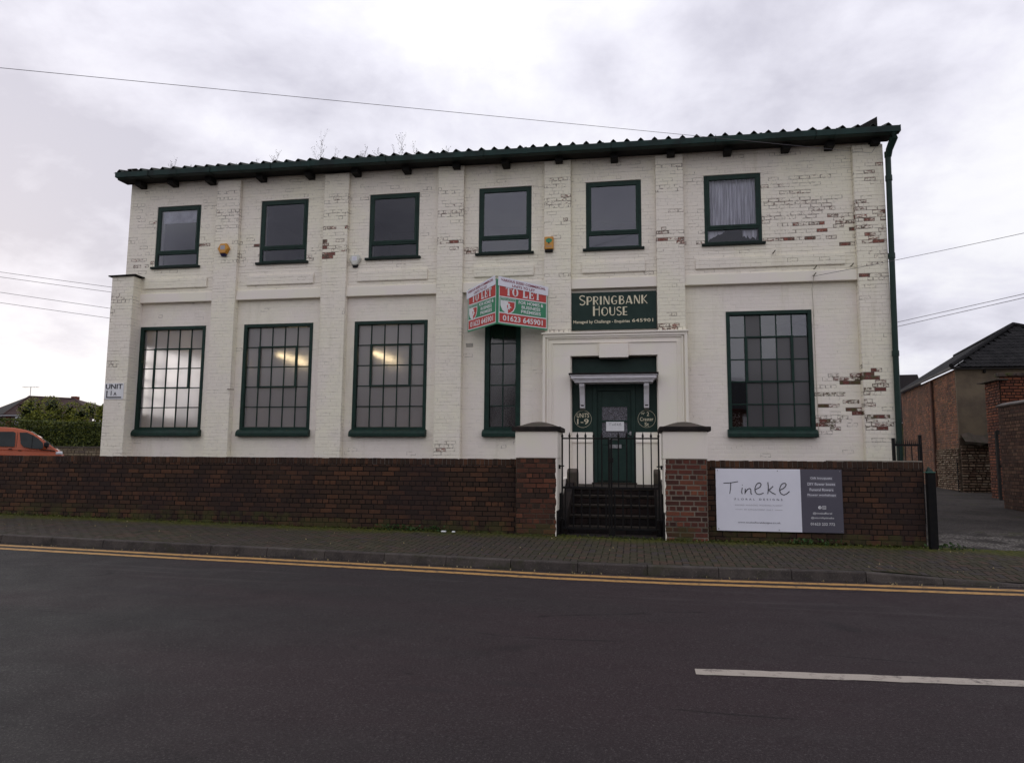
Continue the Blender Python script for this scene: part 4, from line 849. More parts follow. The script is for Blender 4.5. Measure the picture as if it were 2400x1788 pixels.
# roof -----------------------------------------------------------
def roof():
    x0, x1 = -13.75, 5.78; y0, y1 = 16.52, 22.0; pitch = math.tan(rad(17)); P = .3205
    zt = lambda x: 7.655-.0062*(x+13.6)
    M = simple('dark mossy sheet roof', (.020, .028, .024), (.045, .045, .036), 2.5, .85, .5, .3)
    mb = MB(); xs = []; x = x0
    while x < x1: xs.append(x); x += P/8
    xs.append(x1)
    def prof(x):
        u = ((x-x0) % P)/P
        h = max(0, 1-abs(u-.5)/.27); return .092*min(1, h*1.15)
    for x in xs:
        for y in (y0, 17.6, y1): mb.v.append((x, y, zt(x)+prof(x)-.008+(y-y0)*pitch))
    for i in range(len(xs)-1):
        for j in range(2): a = i*3+j; mb.f.append((a, a+3, a+4, a+1))
    b = len(mb.v)
    for x in xs:
        for y in (y0+.003, 17.6, y1): mb.v.append((x, y, zt(x)+prof(x)-.020+(y-y0)*pitch))
    for i in range(len(xs)-1):
        for j in range(2): a = b+i*3+j; mb.f.append((a, a+1, a+4, a+3))
        mb.f.append((i*3, b+i*3, b+(i+1)*3, (i+1)*3))
    mb.build('roof_sheet', M, house)
    mb = MB(); mb.v = [(x0, y1, zt(x0)+(y1-y0)*pitch), (x1, y1, zt(x1)+(y1-y0)*pitch), (x1, 27.2, 7.6), (x0, 27.2, 7.7)]; mb.f = [(0, 1, 2, 3)]; mb.build('rear_roof', M, house)
    for x in (XL+.02, XR-.02): MB().add([(x, 17.4, 7.38), (x, 26.9, 7.38), (x, 26.9, 7.6), (x, y1, zt(x)+(y1-y0)*pitch-.03), (x, 17.4, zt(x)+(17.4-y0)*pitch-.03)], [(0, 1, 2, 3, 4)]).build('gable', M_WHITE, house)
    # soffit board and barge ends
    # verge flashings
    MB().add([(5.02, 16.6, 7.52), (5.42, 16.56, 7.52), (5.44, 16.60, 7.79), (5.42, 16.56, 7.79), (4.98, 16.6, 7.575), (5.42, 17.5, 7.7), (5.44, 17.5, 7.86), (5.0, 17.5, 7.80)], [(0, 1, 3, 4), (1, 5, 6, 3), (4, 3, 6, 7)]).build('verge_flashing', M_DARKW, house)
    MB().box(-13.52, -13.0, 16.60, 17.4, 7.66, 7.735).box(-13.4, -13.12, 16.58, 17.4, 7.735, 7.765).build('verge_flashing', M_DARKW, house, .01)
    # box gutter in lengths
    mbs = [-13.66, -11.9, -10.1, -8.15, -6.3, -4.75, -2.55, -.70, 1.15, 2.9, 4.55, 5.86]
    for a, b in zip(mbs, mbs[1:]):
        mb = MB(); c = []
        for x in (a+.002, b-.002):
            z = zt(x)-.005+random.uniform(-.003, .003)
            c.append([(x, 16.50, z), (x, 16.488, z-.004), (x, 16.488, z-.012), (x, 16.492, z-.138), (x, 16.505, z-.146), (x, 16.66, z-.148), (x, 16.66, z), (x, 16.645, z), (x, 16.645, z-.135), (x, 16.51, z-.135), (x, 16.51, z)])
        n = len(c[0]); mb.v = c[0]+c[1]; mb.f = [(i, (i+1) % n, (i+1) % n+n, i+n) for i in range(n)]+[tuple(range(n)), tuple(range(2*n-1, n-1, -1))]
        mb.build('gutter_length', M_GUTTER, house, .0)
        if b < 5: z = zt(b); MB().prism([(16.479, z+.004), (16.483, z-.150), (16.50, z-.158), (16.66, z-.160), (16.66, z-.150), (16.50, z-.150), (16.486, z-.140), (16.486, z+.004)], 'x', b-.03, b+.03).build('gutter_joint', M_GUTTER, house)
    z = zt(-13.6); MB().prism([(16.49, z), (16.49, z-.14), (16.66, z-.148), (16.66, z)], 'x', -13.68, -13.66).build('gutter_end', M_GUTTER, house)
    z = zt(5.8); MB().prism([(16.49, z), (16.49, z-.14), (16.66, z-.148), (16.66, z)], 'x', 5.86, 5.88).build('gutter_end', M_GUTTER, house)
    MB().add([(x0+.02, 16.66, zt(x0)-.152), (x1, 16.66, zt(x1)-.152), (x1, 17.055, zt(x1)-.135), (x0+.02, 17.055, zt(x0)-.135), (x0+.02, 16.66, zt(x0)-.12), (x1, 16.66, zt(x1)-.12), (x1, 17.055, zt(x1)-.11), (x0+.02, 17.055, zt(x0)-.11)], [(0, 3, 2, 1), (4, 5, 6, 7), (0, 1, 5, 4), (2, 3, 7, 6)]).build('soffit_board', M_DARKW, house)
    for x in (-13.21, -12.25, -11.14, -9.67, -8.31, -7.03, -5.68, -4.36, -3.11, -1.78, -.44, .9, 2.21, 3.52, 4.48, 5.45):
        z = zt(x)-.15; mb = MB(); mb.prism([(16.78, z), (16.78, z-.12), (17.08, z-.14), (17.08, z)], 'x', x-.09, x+.09); mb.build('rafter_end', M_DARKW, house, .006)
    # birds-nest lead of brackets
    for x in (-12.7, -10.9, -9.2, -6.1, -3.6, -.5, 1.9, 4.1):
        z = zt(x); MB().tube([(x, 16.70, z-.158), (x, 16.49, z-.160), (x, 16.478, z-.14), (x, 16.478, z+.01)], .008, 5).build('gutter_bracket', M_GREEND, house)
    # rainwater pipe
    M = M_GREEN; mb = MB(); mb.tube([(5.76, 16.58, 7.40), (5.765, 16.60, 7.30), (5.72, 16.80, 7.10), (5.715, 16.86, 6.98)], [.085, .085, .075, .07], 10); shade(mb.build('swan_neck', M, house))
    pts = [(5.712, 16.88, 7.0), (5.68, 16.88, 4.6), (5.655, 16.88, 2.4), (5.63, 16.88, -.5)]
    for p, q in zip(pts, pts[1:]): shade(MB().tube([p, q], .062, 12).build('downpipe', M, house))
    for p in (pts[1], pts[2], (5.705, 16.88, 6.4), (5.712, 16.88, 6.96)): shade(MB().tube([p, (p[0], p[1], p[2]+.12)], .075, 12).build('pipe_collar', M, house))
roof()
# airbrick, hooks
def fittings():
    mb = MB()
    for i in range(6):
        for j in range(3): x, z = -4.105+i*.031, 2.835+j*.032; mb.box(x, x+.017, YL-.012, YL-.004, z, z+.017)
    mb.build('airbrick', M_DARK, house)
    for p, q in (((-10.35, 16.94, 1.83), (-10.08, 16.80, 1.80)),): MB().tube([p, q], .010, 6).build('hook', simple('rusty iron', (.10, .05, .03), (.05, .035, .025), 20, .8), house)
    for x, z, y in ((3.17, 4.87, YU-.03), (4.05, 4.46, YB-.01), (4.85, 4.50, YU-.03), (4.03, 4.30, YB-.01)): MB().tube([(x, y, z), (x, y-.06, z-.02), (x+.05, y-.07, z+.05)], .012, 6).build('wire_bracket', simple('mossy iron', (.10, .09, .05), (.05, .05, .03), 20, .8), house)
fittings()

# door bay -------------------------------------------------------
def door_bay():
    B = lambda n, m, a, b, c, d, e, f, bv=.004: box(n, m, house, a, b, c, d, e, f, bv)
    a, b = PIL[3][1], PIL[4][0]
    # stone surround: outer slab stands proud of the pilasters
    y = 16.90
    B('surround_jamb', M_WHITE, -2.17, DX0, y, YP-.004, ZB, DZ1); B('surround_jamb', M_WHITE, DX1, 1.20, y, YP-.004, ZB, DZ1); B('surround_head', M_WHITE, -2.17, 1.20, y+.002, YL, DZ1, 3.07)
    # mouldings
    def frame(n, o, w, d, z1):
        x0, x1 = -2.17+o, 1.20-o
        mb = MB(); mb.box(x0, x0+w, y-d, y+.001, ZB, z1-w).box(x1-w, x1, y-d, y+.001, ZB, z1-w).box(x0, x1, y-d, y+.001, z1-w, z1); mb.build(n, M_WHITE, house, .005)
    frame('architrave', .0, .07, .050, 3.05); frame('architrave', .10, .035, .030, 2.975); frame('architrave', .22, .025, .022, 2.85)
    mb = MB(); mb.prism([(-2.20, 3.05), (-2.20, 3.09), (1.23, 3.09), (1.23, 3.05)], 'y', y-.08, YL); mb.build('cornice', M_WHITE, house, .006)
    B('keystone', M_WHITE, -.83, -.15, y-.07, YL, 2.47, 2.80, .006)
    B('sign_reveal', M_WHITE, DX0+.005, DX1-.005, YL+.0, YL+.02, 3.09, 4.17, 0)
    # recess lining
    yb = 17.18
    B('side_panel', M_GREEN, DX0, -1.0, yb-.03, yb+.05, .74, 1.90); B('side_panel', M_GREEN, .0, DX1, yb-.03, yb+.05, .74, 1.90)
    B('transom_panel', M_GREEN, DX0, DX1, yb-.035, yb+.05, 1.90, 2.50)
    B('plinth', M_WHITE, DX0, -1.0, yb-.10, yb+.2, ZB, .49); B('plinth', M_WHITE, .0, DX1, yb-.10, yb+.2, ZB, .49)
    for u, w in ((DX0, -1.0), (.0, DX1)): MB().prism([(yb-.13, .49), (yb-.13, .52), (yb-.02, .74), (yb+.1, .74), (yb+.1, .49)], 'x', u, w).build('plinth_cap', M_WHITE, house)
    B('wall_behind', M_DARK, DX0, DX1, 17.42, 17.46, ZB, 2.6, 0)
    MB().box(DX0-.001, DX0+.02, YP+.01, yb, ZB, DZ1).build('reveal', M_WHITE, house); MB().box(DX1-.02, DX1+.001, YP+.01, yb, ZB, DZ1).build('reveal', M_WHITE, house)
    # canopy
    can = empty('canopy', Vector((-.5, 16.9, 1.9))-house.location); can.parent = house
    MC = M_SIGNWHITE2
    sec = lambda o, z0, z1: MB().box(-1.40-o, .405+o, 16.70-o*.9, yb-.04, z0, z1)
    sec(0, 1.875, 1.915).build('cornice_fillet', MC, can, .004); sec(.035, 1.915, 1.955).build('cornice_cove', MC, can, .012); sec(.075, 1.955, 2.02).build('cornice_corona', MC, can, .008); sec(.10, 2.02, 2.045).build('cornice_cap', MC, can, .004)
    sec(.125, 2.045, 2.085).build('lead_roof', M_BLACKM, can, .004)
    for x in (-1.235, .255):
        m = MB(); pr = [(yb-.03, 1.875), (16.78, 1.875), (16.78, 1.80), (16.86, 1.72), (16.93, 1.60), (16.97, 1.45), (17.00, 1.36), (17.00, 1.30), (yb-.03, 1.28)]; m.prism(pr, 'x', x-.058, x+.058); o = m.build('bracket', MC, can, .006)
        box('bracket_drop', M_DARKW, can, x-.035, x+.035, 16.995-.004, 17.02, 1.345, 1.372)
    # door frame and leaf
    B('door_post', M_GREEN, -1.0, -.90, yb-.05, yb+.06, -.44, 1.88); B('door_post', M_GREEN, -.10, .0, yb-.05, yb+.06, -.44, 1.88); B('door_head', M_GREEN, -.90, -.10, yb-.05, yb+.06, 1.72, 1.88)
    d = empty('door', Vector((-.5, yb, -.43))-house.location); d.parent = house
    D = lambda n, m, a, b, c, dd, e, f, bv=.004: box(n, m, d, a, b, c, dd, e, f, bv)
    y0 = yb+.0
    D('stile', M_GREEN, -.90, -.785, y0, y0+.045, -.43, 1.72); D('stile', M_GREEN, -.195, -.10, y0, y0+.045, -.43, 1.72); D('rail', M_GREEN, -.785, -.195, y0+.001, y0+.045, 1.34, 1.72); D('rail', M_GREEN, -.785, -.195, y0+.001, y0+.045, .44, .62)
    D('rail', M_GREEN, -.785, -.195, y0+.001, y0+.045, .97, 1.02); D('panel', M_GREEN, -.785, -.195, y0+.012, y0+.04, -.43, .44)
    D('pane', M_PATT, -.785, -.195, y0+.015, y0+.021, 1.02, 1.34, 0); D('pane', M_PATT, -.785, -.195, y0+.015, y0+.021, .62, .97, 0)
    D('latch_plate', M_STEEL, -.145, -.095, y0-.012, y0, .66, .76); MB().tube([(-.12, y0-.01, .70), (-.12, y0-.06, .70), (-.17, y0-.065, .70)], .012, 8).build('handle', M_STEEL, d)
    D('letter_plate', M_STEEL, -.62, -.33, y0-.012, y0, .36, .45); D('kick_box', M_STEEL, -.62, -.42, y0-.016, y0, .56, .60)
    D('weather_bar', M_GREEND, -.90, -.10, y0-.03, y0, -.43, -.38)
M_SIGNWHITE2 = simple('white gloss joinery', (.72, .70, .74), (.64, .62, .64), 6, .35, .1, .5)
def mat_patt():
    t = NT('pebbled glass'); n = t.noise(55, 2, .5); t.bump(n, 1.0, .02); return t.fin(t.ramp(n, [(.35, (.02, .018, .024)), (.5, (.06, .055, .066)), (.66, (.17, .16, .20))]), .08, .8)
M_PATT = mat_patt()
door_bay()
notice = box('paper_notice', M_SIGNWHITE, None, -.69, -.27, 17.174, 17.178, .765, .985, label='white paper notice taped to the green entrance door', cat='notice')
def pline(n, pts, w, parent, F, mat=None, k=.002):
    mb = MB()
    for i, (p, ww) in enumerate(pts if isinstance(pts[0], tuple) and isinstance(pts[0][0], list) else [(pts, w)]): ribbon(mb, F, p, ww, k+.0003*i)
    return mb.build(n, mat or M_INK, parent)
def plate(n, mat, parent, F, x0, x1, z0, z1, t0, t1):
    mb = MB(); c = [(x0, z0), (x1, z0), (x1, z1), (x0, z1)]
    mb.v = [tuple(F.P(u, v, t0)) for u, v in c]+[tuple(F.P(u, v, t1)) for u, v in c]
    mb.f = [(3, 2, 1, 0), (4, 5, 6, 7), (0, 1, 5, 4), (1, 2, 6, 5), (2, 3, 7, 6), (3, 0, 4, 7)]
    return mb.build(n, mat, parent)
def poly(n, mat, parent, F, pts, t):
    mb = MB(); mb.v = [tuple(F.P(u, v, t)) for u, v in pts]; mb.f = [tuple(range(len(pts)))]; return mb.build(n, mat, parent)

# handwriting on the paper note
Fn = Face((-.69, 17.174, .765), (1, 0, 0), (0, -1, 0))
HAND = {  # sloping handwritten letters, shared by the note and the florist sign
 'T': [[(-.02, .86), (.30, .90), (.62, 1.0)], [(.30, .90), (.28, .45), (.24, .02)]],
 'i': [[(.80, .52), (.77, .20), (.79, .02)], [(.80, .72), (.81, .75)]],
 'n': [[(.93, .44), (.91, .02)], [(.91, .10), (1.02, .38), (1.12, .46), (1.17, .36), (1.17, .08), (1.22, .02)]],
 'e': [[(1.33, .36), (1.55, .56), (1.62, .78), (1.55, .92), (1.43, .80), (1.35, .45), (1.38, .14), (1.52, .0), (1.72, .12)]],
 'k': [[(1.92, .98), (1.93, .50), (1.90, .04)], [(2.14, .66), (1.95, .36)], [(1.95, .38), (2.06, .18), (2.24, .02)]],
 'E': [[(2.42, .36), (2.62, .56), (2.70, .80), (2.63, .92), (2.50, .80), (2.42, .45), (2.45, .14), (2.58, .0), (2.72, .10), (2.84, .28)]]}
def spline(p, n=6):
    if len(p) < 3: return p
    out = []; q = [p[0]]+list(p)+[p[-1]]
    for i in range(1, len(q)-2):
        for k in range(n):
            t = k/n; f = lambda a, b, c, d: .5*((2*b)+(-a+c)*t+(2*a-5*b+4*c-d)*t*t+(-a+3*b-3*c+d)*t**3)
            out.append((f(q[i-1][0], q[i][0], q[i+1][0], q[i+2][0]), f(q[i-1][1], q[i][1], q[i+1][1], q[i+2][1])))
    return out+[p[-1]]
def tineke(parent, F, u, v, w, h, lw, mat):
    mb = MB(); k = 0
    for L in HAND.values():
        for st in L:
            k += 1; pts = [(u+a/2.84*w, v+b*h) for a, b in spline(st)]
            ribbon(mb, F, pts, lw, .002+.0003*k)
    return mb.build('lettering', mat, parent)
tineke(notice, Fn, .06, .13, .30, .06, .007, M_GREYINK)

# house name board ------------------------------------------------
sb = empty('name_board', (-.5, 17.06, 3.17), label='dark green SPRINGBANK HOUSE name board over the entrance', cat='sign')
box('board', M_GREEND2 if False else M_GREEN, sb, DX0+.01, DX1-.005, 17.055, 17.115, 3.175, 4.085, .006)
Fs = Face((-1.51, 17.055, 3.175), (1, 0, 0), (0, -1, 0)); W_ = 2.03
sc = lambda s, big=1.16: [(ch, big if i == 0 else 1.0) for i, ch in enumerate(s)]
strokes('lettering', sc('SPRINGBANK'), DECO, sb, M_CREAM, Fs, 1.01, .605, .205, 1.62, .12)
strokes('lettering', sc('HOUSE'), DECO, sb, M_CREAM, Fs, .94, .335, .205, .82, .12)
letters('lettering', 'Managed by Challenge - Enquiries', sb, M_CREAM, Fs, .73, .185, .095, 1.34, .016)
letters('lettering', '645901', sb, M_CREAM, Fs, 1.70, .205, .082, .49, .012, spacing=1.1)

# roundels painted on the side panels are signs of their own ---------
def roundel(cx, label, lines):
    F = Face((cx, 17.150, 1.05), (1, 0, 0), (0, -1, 0)); r = .205
    root = empty('roundel_sign', (cx, 17.15, 1.05), label=label, cat='sign')
    pts = [(r*math.cos(rad(a)), r*math.sin(rad(a))) for a in range(0, 360, 10)]
    mb = MB(); n = len(pts)
    for p in pts: mb.v += [tuple(F.P(p[0]*.97, p[1]*.97, .002)), tuple(F.P(p[0], p[1], .002))]
    mb.f = [(2*i, 2*i+1, (2*i+3) % (2*n), (2*i+2) % (2*n)) for i in range(n)]; mb.build('ring', M_CREAM, root)
    for t, u, v, h, w in lines: letters('lettering', t, root, M_CREAM, F, u, v, h, w, .008, n=.0025)
roundel(-1.235, 'round painted UNITS 1-9 sign left of the door', [('UNITS', 0, .085, .105, .29), ('1-9', 0, -.06, .13, .27)])
roundel(.255, 'round painted No 2 Craster St sign right of the door', [('N\u00ba', -.075, .125, .05, .08), ('2', .03, .115, .095, .055), ('Craster', 0, -.005, .085, .31), ('S\u1d57' if False else 'St', 0, -.125, .085, .10)])

# letting boards --------------------------------------------------
def let_board(p0, p1, root, z0, z1, left):
    """one leaf of the V board, p0 to p1 in plan as read from left to right"""
    d = Vector((p1[0]-p0[0], p1[1]-p0[1], 0)); W = d.length; U = d.normalized(); N = Vector((U.y, -U.x, 0)); F = Face((p0[0], p0[1], z0), U, N); H = z1-z0
    plate('panel', M_SIGNGRN, root, F, 0, W, 0, H, -.018, .0)
    plate('border', M_SIGNWHITE, root, F, .03, W-.02, .035, H-.02, .0, .001)
    plate('red_band', M_SIGNRED, root, F, .05, W-.04, .055, .265, .001, .002)
    plate('green_band', M_SIGNGRN, root, F, .05, W-.04, .29, .64, .001, .002)
    plate('red_band', M_SIGNRED, root, F, .05, W-.04, .665, H-.12, .001, .002)
    letters('lettering', '01623 645901', root, M_SIGNWHITE, F, W/2, .16, .135, W*.80, .022, n=.004)
    strokes('lettering', [(c, 1) for c in 'TO LET'], SERIF, root, M_SIGNWHITE, F, W/2, .695, .20, W*.70, .12, n=.004)
    for k, t in enumerate(('FOR HOMES &', 'BUSINESS', 'PREMISES')):
        letters('lettering', t, root, M_SIGNWHITE, F, W*.66, .575-.105*k, .078, W*(.50, .38, .40)[k], .022, n=.004)
    # shield emblem, white and red halves
    cx, cy, sw, sh = W*.20, .44, W*.135, .15
    Lh = [(cx, cy+sh*.75), (cx-sw, cy+sh*.75), (cx-sw*.98, cy), (cx-sw*.75, cy-sh*.6), (cx-sw*.35, cy-sh*.95), (cx, cy-sh*1.15)]
    Rh = [(2*cx-x, y) for x, y in Lh][::-1]
    big = lambda P, s: [(cx+(x-cx)*s, cy+(y-cy)*s) for x, y in P]
    poly('shield', M_SIGNWHITE, root, F, big(Lh, 1.1)[0:]+big(Rh, 1.1), .003)
    poly('shield_half', M_SIGNRED, root, F, big([(cx+.0, y) if abs(x-cx) < 1e-6 else (x, y) for x, y in Rh], .96), .004)
    poly('shield_figure', M_SIGNWHITE, root, F, [(cx, cy+sh*.5), (cx+sw*.30, cy+sh*.42), (cx+sw*.22, cy+sh*.1), (cx+sw*.55, cy-.02), (cx+sw*.22, cy-sh*.22), (cx+sw*.28, cy-sh*.5), (cx, cy-sh*.42)], .005)
    poly('shield_figure', M_SIGNRED, root, F, [(cx, cy+sh*.30), (cx-sw*.18, cy+sh*.12), (cx-sw*.10, cy-sh*.25), (cx, cy-sh*.35)], .0055)
    plate('label_strip', M_SIGNWHITE, root, F, cx-sw*1.1, cx+sw*1.1, .565, .625, .002, .003); plate('label_strip', M_SIGNGRN, root, F, cx-sw*1.05, cx+sw*1.05, .572, .618, .003, .0035)
    letters('lettering', 'Challenge House', root, M_SIGNWHITE, F, cx, .595, .026, sw*1.9, .01, n=.0045)
    # riding strip along the top
    F2 = Face(F.P(0, H-.14, .012), U, N, (0, 0, 1))
    a = -.045 if not left else -.085
    def R(u, v): c, s = math.cos(a*-1 if left else a), math.sin(a*-1 if left else a); return (u*c-v*s, u*s+v*c)
    u0 = W if left else 0
    Fr = Face(F2.P(0, .0, .0), U*math.cos(a)+Vector((0, 0, 1))*math.sin(a)*(1 if not left else -1), N, Vector((0, 0, 1))*math.cos(a)-U*math.sin(a)*(1 if not left else -1)) if not left else Face(F2.P(-.04, -.085, 0), U*math.cos(.085)+Vector((0, 0, 1))*math.sin(.085), N, Vector((0, 0, 1))*math.cos(.085)-U*math.sin(.085))
    plate('top_strip', M_SIGNW, root, Fr, 0, W+.01, -.02, .20, -.004, .002)
    letters('lettering', 'VARIOUS SIZED COMMERCIAL', root, M_MAROON, Fr, W/2, .13, .060, W*.90, .022, n=.005)
    letters('lettering', 'UNITS TO LET', root, M_MAROON, Fr, W/2, .035, .060, W*.46, .022, n=.005)
lb = empty('letting_board', (-3.1, 16.4, 3.16), label='red green and white V-shaped TO LET board over the narrow window', cat='sign')
let_board((-4.02, 16.90), (-3.125, 15.95), lb, 3.16, 4.22, True)
let_board((-3.095, 15.95), (-2.06, 16.90), lb, 3.16, 4.22, False)
for z in (3.25, 4.05): MB().tube([(-4.0, 16.9, z), (-4.0, 17.1, z)], .012).tube([(-2.08, 16.9, z), (-2.08, 16.96, z)], .012).build('fixing', M_STEEL, lb)
MB().box(-3.135, -3.085, 15.955, 15.985, 3.16, 4.2).build('corner_post', M_SIGNGRN, lb)

# UNIT 1A sign ----------------------------------------------------
ua = empty('unit_sign', (-13.35, 16.7, 1.55), label='small white UNIT 1A sign with an arrow on the left buttress', cat='sign')
Fu = Face((-13.70, 16.70, 1.57), (1, 0, 0), (0, -1, 0)); plate('panel', M_SIGNWHITE, ua, Fu, 0, .55, 0, .42, -.012, .0)
letters('lettering', 'UNIT', ua, M_INK, Fu, .275, .33, .13, .49, .02); letters('lettering', '1', ua, M_INK, Fu, .20, .155, .125, None, .012); letters('lettering', 'A', ua, M_INK, Fu, .315, .14, .09, .09, .02)
mb = MB(); ribbon(mb, Fu, [(.075, .19), (.075, .045), (.50, .045)], .03, .003); b = len(mb.v); mb.v += [tuple(Fu.P(x, y, .0035)) for x, y in ((.045, .19), (.105, .19), (.075, .235))]; mb.f.append((b, b+1, b+2)); mb.build('arrow', M_INK, ua)

# florist banner --------------------------------------------------
fb = empty('florist_sign', (2.3, 12.47, -1.08), label='white and slate Tineke Floral Designs sign on the short brick wall', cat='sign')
Fb = Face((1.30, 12.462, -1.075), (1, 0, 0), (0, -1, 0)); HB = 1.01; WB = 1.97; WS = 1.335
plate('panel', M_SIGNW, fb, Fb, 0, WB, 0, HB, -.02, 0); plate('slate_panel', M_SLATE, fb, Fb, WS, WB, 0, HB, 0, .001)
tineke(fb, Fb, .13, .595, 1.03, .205, .0125, M_INK)
letters('lettering', 'FLORAL DESIGNS', fb, M_SLATE, Fb, .67, .515, .030, .75, .006, spacing=1.9)
letters('lettering', 'AWARD WINNING WEDDING FLORIST', fb, M_GREYTXT, Fb, .67, .420, .022, .75, 0, spacing=1.1)
letters('lettering', 'BY APPOINTMENT ONLY', fb, M_GREYTXT, Fb, .67, .348, .022, .45, 0, spacing=1.1)
pline('rule', [(.30, .348), (.42, .348)], .004, fb, Fb, M_GREYINK); pline('rule', [(.92, .348), (1.04, .348)], .004, fb, Fb, M_GREYINK)
letters('lettering', 'www.tinekefloraldesigns.co.uk', fb, M_SLATE, Fb, .67, .137, .034, .67, .004)
xc = (WS+WB)/2
for k, (t, w) in enumerate((('Gift bouquets', .33), ('DIY flower boxes', .42), ('Funeral flowers', .36), ('Flower workshops', .43))):
    v = .865-.090*k; plate('highlight', M_SLATE2, fb, Fb, xc-w/2-.01, xc+w/2+.01, v-.035, v+.032, .001, .0015); letters('lettering', t, fb, M_SIGNW, Fb, xc, v, .042, w, .004, n=.003)
letters('lettering', '@tinekefloral', fb, M_SIGNWHITE, Fb, xc, .305, .038, .29, .004, n=.003); letters('lettering', '@stemsbytineke', fb, M_SIGNWHITE, Fb, xc, .233, .038, .35, .004, n=.003)
letters('lettering', '01623 232 772', fb, M_SIGNWHITE, Fb, xc, .137, .042, .37, .008, n=.003)
circ = [(xc-.035+.026*math.cos(rad(a)), .40+.026*math.sin(rad(a))) for a in range(0, 360, 20)]; poly('social_icon', M_SIGNWHITE, fb, Fb, circ, .003); letters('lettering', 'f', fb, M_SLATE, Fb, xc-.031, .396, .040, None, .02, n=.004)
pline('social_icon', [(xc+.008, .376), (xc+.056, .376), (xc+.056, .424), (xc+.008, .424), (xc+.008, .374)], .006, fb, Fb, M_SIGNWHITE, .003)
pline('social_icon', [(xc+.032+.012*math.cos(rad(a)), .40+.012*math.sin(rad(a))) for a in range(0, 361, 30)], .005, fb, Fb, M_SIGNWHITE, .003)
for u in (.03, .98, WB-.03):
    for v in (.03, HB-.03): MB().tube([Fb.P(u, v, 0), Fb.P(u, v, .006)], .008, 8).build('screw', M_STEEL, fb)

# alarm boxes ------------------------------------------------------
def alarm_hex(cx, cz, y, r, mat, base, label, round_=False):
    root = empty('alarm_box', (cx, y, cz), label=label, cat='alarm box'); F = Face((cx, y, cz), (1, 0, 0), (0, -1, 0))
    n = 6 if not round_ else 6; P = [(r*math.cos(rad(a)), r*.98*math.sin(rad(a))) for a in range(0, 360, 60)]
    if round_: P = [(-r*.62, r*.8), (r*.62, r*.8), (r*.98, .1*r), (r*.35, -r*.95), (-r*.35, -r*.95), (-r*.98, .1*r)]
    mb = MB(); mb.v = [tuple(F.P(a, b, 0)) for a, b in P]+[tuple(F.P(a, b, .07)) for a, b in P]+[tuple(F.P(a*.82, b*.82, .105)) for a, b in P]
    k = len(P); mb.f = [tuple(range(2*k, 3*k))]+[(i+j*k, (i+1) % k+j*k, (i+1) % k+(j+1)*k, i+(j+1)*k) for j in (0, 1) for i in range(k)]
    mb.build('cover', mat, root, .003)
    mb = MB(); mb.v = [tuple(F.P(a, b, c)) for a, b, c in ((-r*.5, -r*.80, .0), (r*.5, -r*.80, .0), (r*.38, -r*1.22, .0), (-r*.38, -r*1.22, .0), (-r*.5, -r*.80, .085), (r*.5, -r*.80, .085), (r*.32, -r*1.22, .06), (-r*.32, -r*1.22, .06))]
    mb.f = [(4, 5, 6, 7), (0, 1, 5, 4), (1, 2, 6, 5), (2, 3, 7, 6), (3, 0, 4, 7)]; mb.build('strobe', base, root, .004)
    plate('label_plate', M_GREYTXT if not round_ else M_SIGNW, root, F, -r*.38, r*.38, -r*.2, r*.45, .105, .107)
    for j in range(3): pline('label_print', [(-r*.28, r*.30-j*r*.18), (r*.28, r*.30-j*r*.18)], .006, root, F, M_GREYINK, .109)
alarm_hex(-10.64, 5.535, YP, .165, M_ORANGE, simple('blue strobe lens', (.02, .02, .07), (.015, .015, .05), 9, .3, 0, .5), 'yellow hexagonal alarm box with a dark blue strobe on the first pilaster')
alarm_hex(-7.02, 5.12, YU, .16, M_PLAS, M_INK, 'off-white alarm box with a dark base beside the second pilaster', True)
al = empty('alarm_box', (-2.02, YP, 5.1), label='yellow rectangular alarm box with a green tree emblem on the fourth pilaster', cat='alarm box'); Fa = Face((-2.135, YP, 5.085), (1, 0, 0), (0, -1, 0))
box('cover', M_ORANGE, al, -2.135, -1.915, YP-.08, YP, 5.15, 5.46, .01); box('strobe', M_BLACK, al, -2.12, -1.93, YP-.075, YP, 5.085, 5.15, .008)
poly('emblem', M_SIGNGRN, al, Face((-2.025, YP-.08, 5.36), (1, 0, 0), (0, -1, 0)), [(.078*math.cos(rad(a))*(1+.06*math.sin(5*rad(a))), .056*math.sin(rad(a))*(1+.06*math.cos(4*rad(a)))) for a in range(0, 360, 15)], .002)
poly('emblem', M_INK, al, Face((-2.025, YP-.08, 5.30), (1, 0, 0), (0, -1, 0)), [(-.028, -.02), (.028, -.02), (.010, 0), (.010, .02), (-.010, .02), (-.010, 0)], .003)
for j in range(2): pline('label_print', [(-2.10+2.135, 0), (-1.95+2.135, 0)], .008, al, Face((-2.135, YP-.08, 5.235-j*.03), (1, 0, 0), (0, -1, 0)), M_INK if False else M_GREYINK, .002)

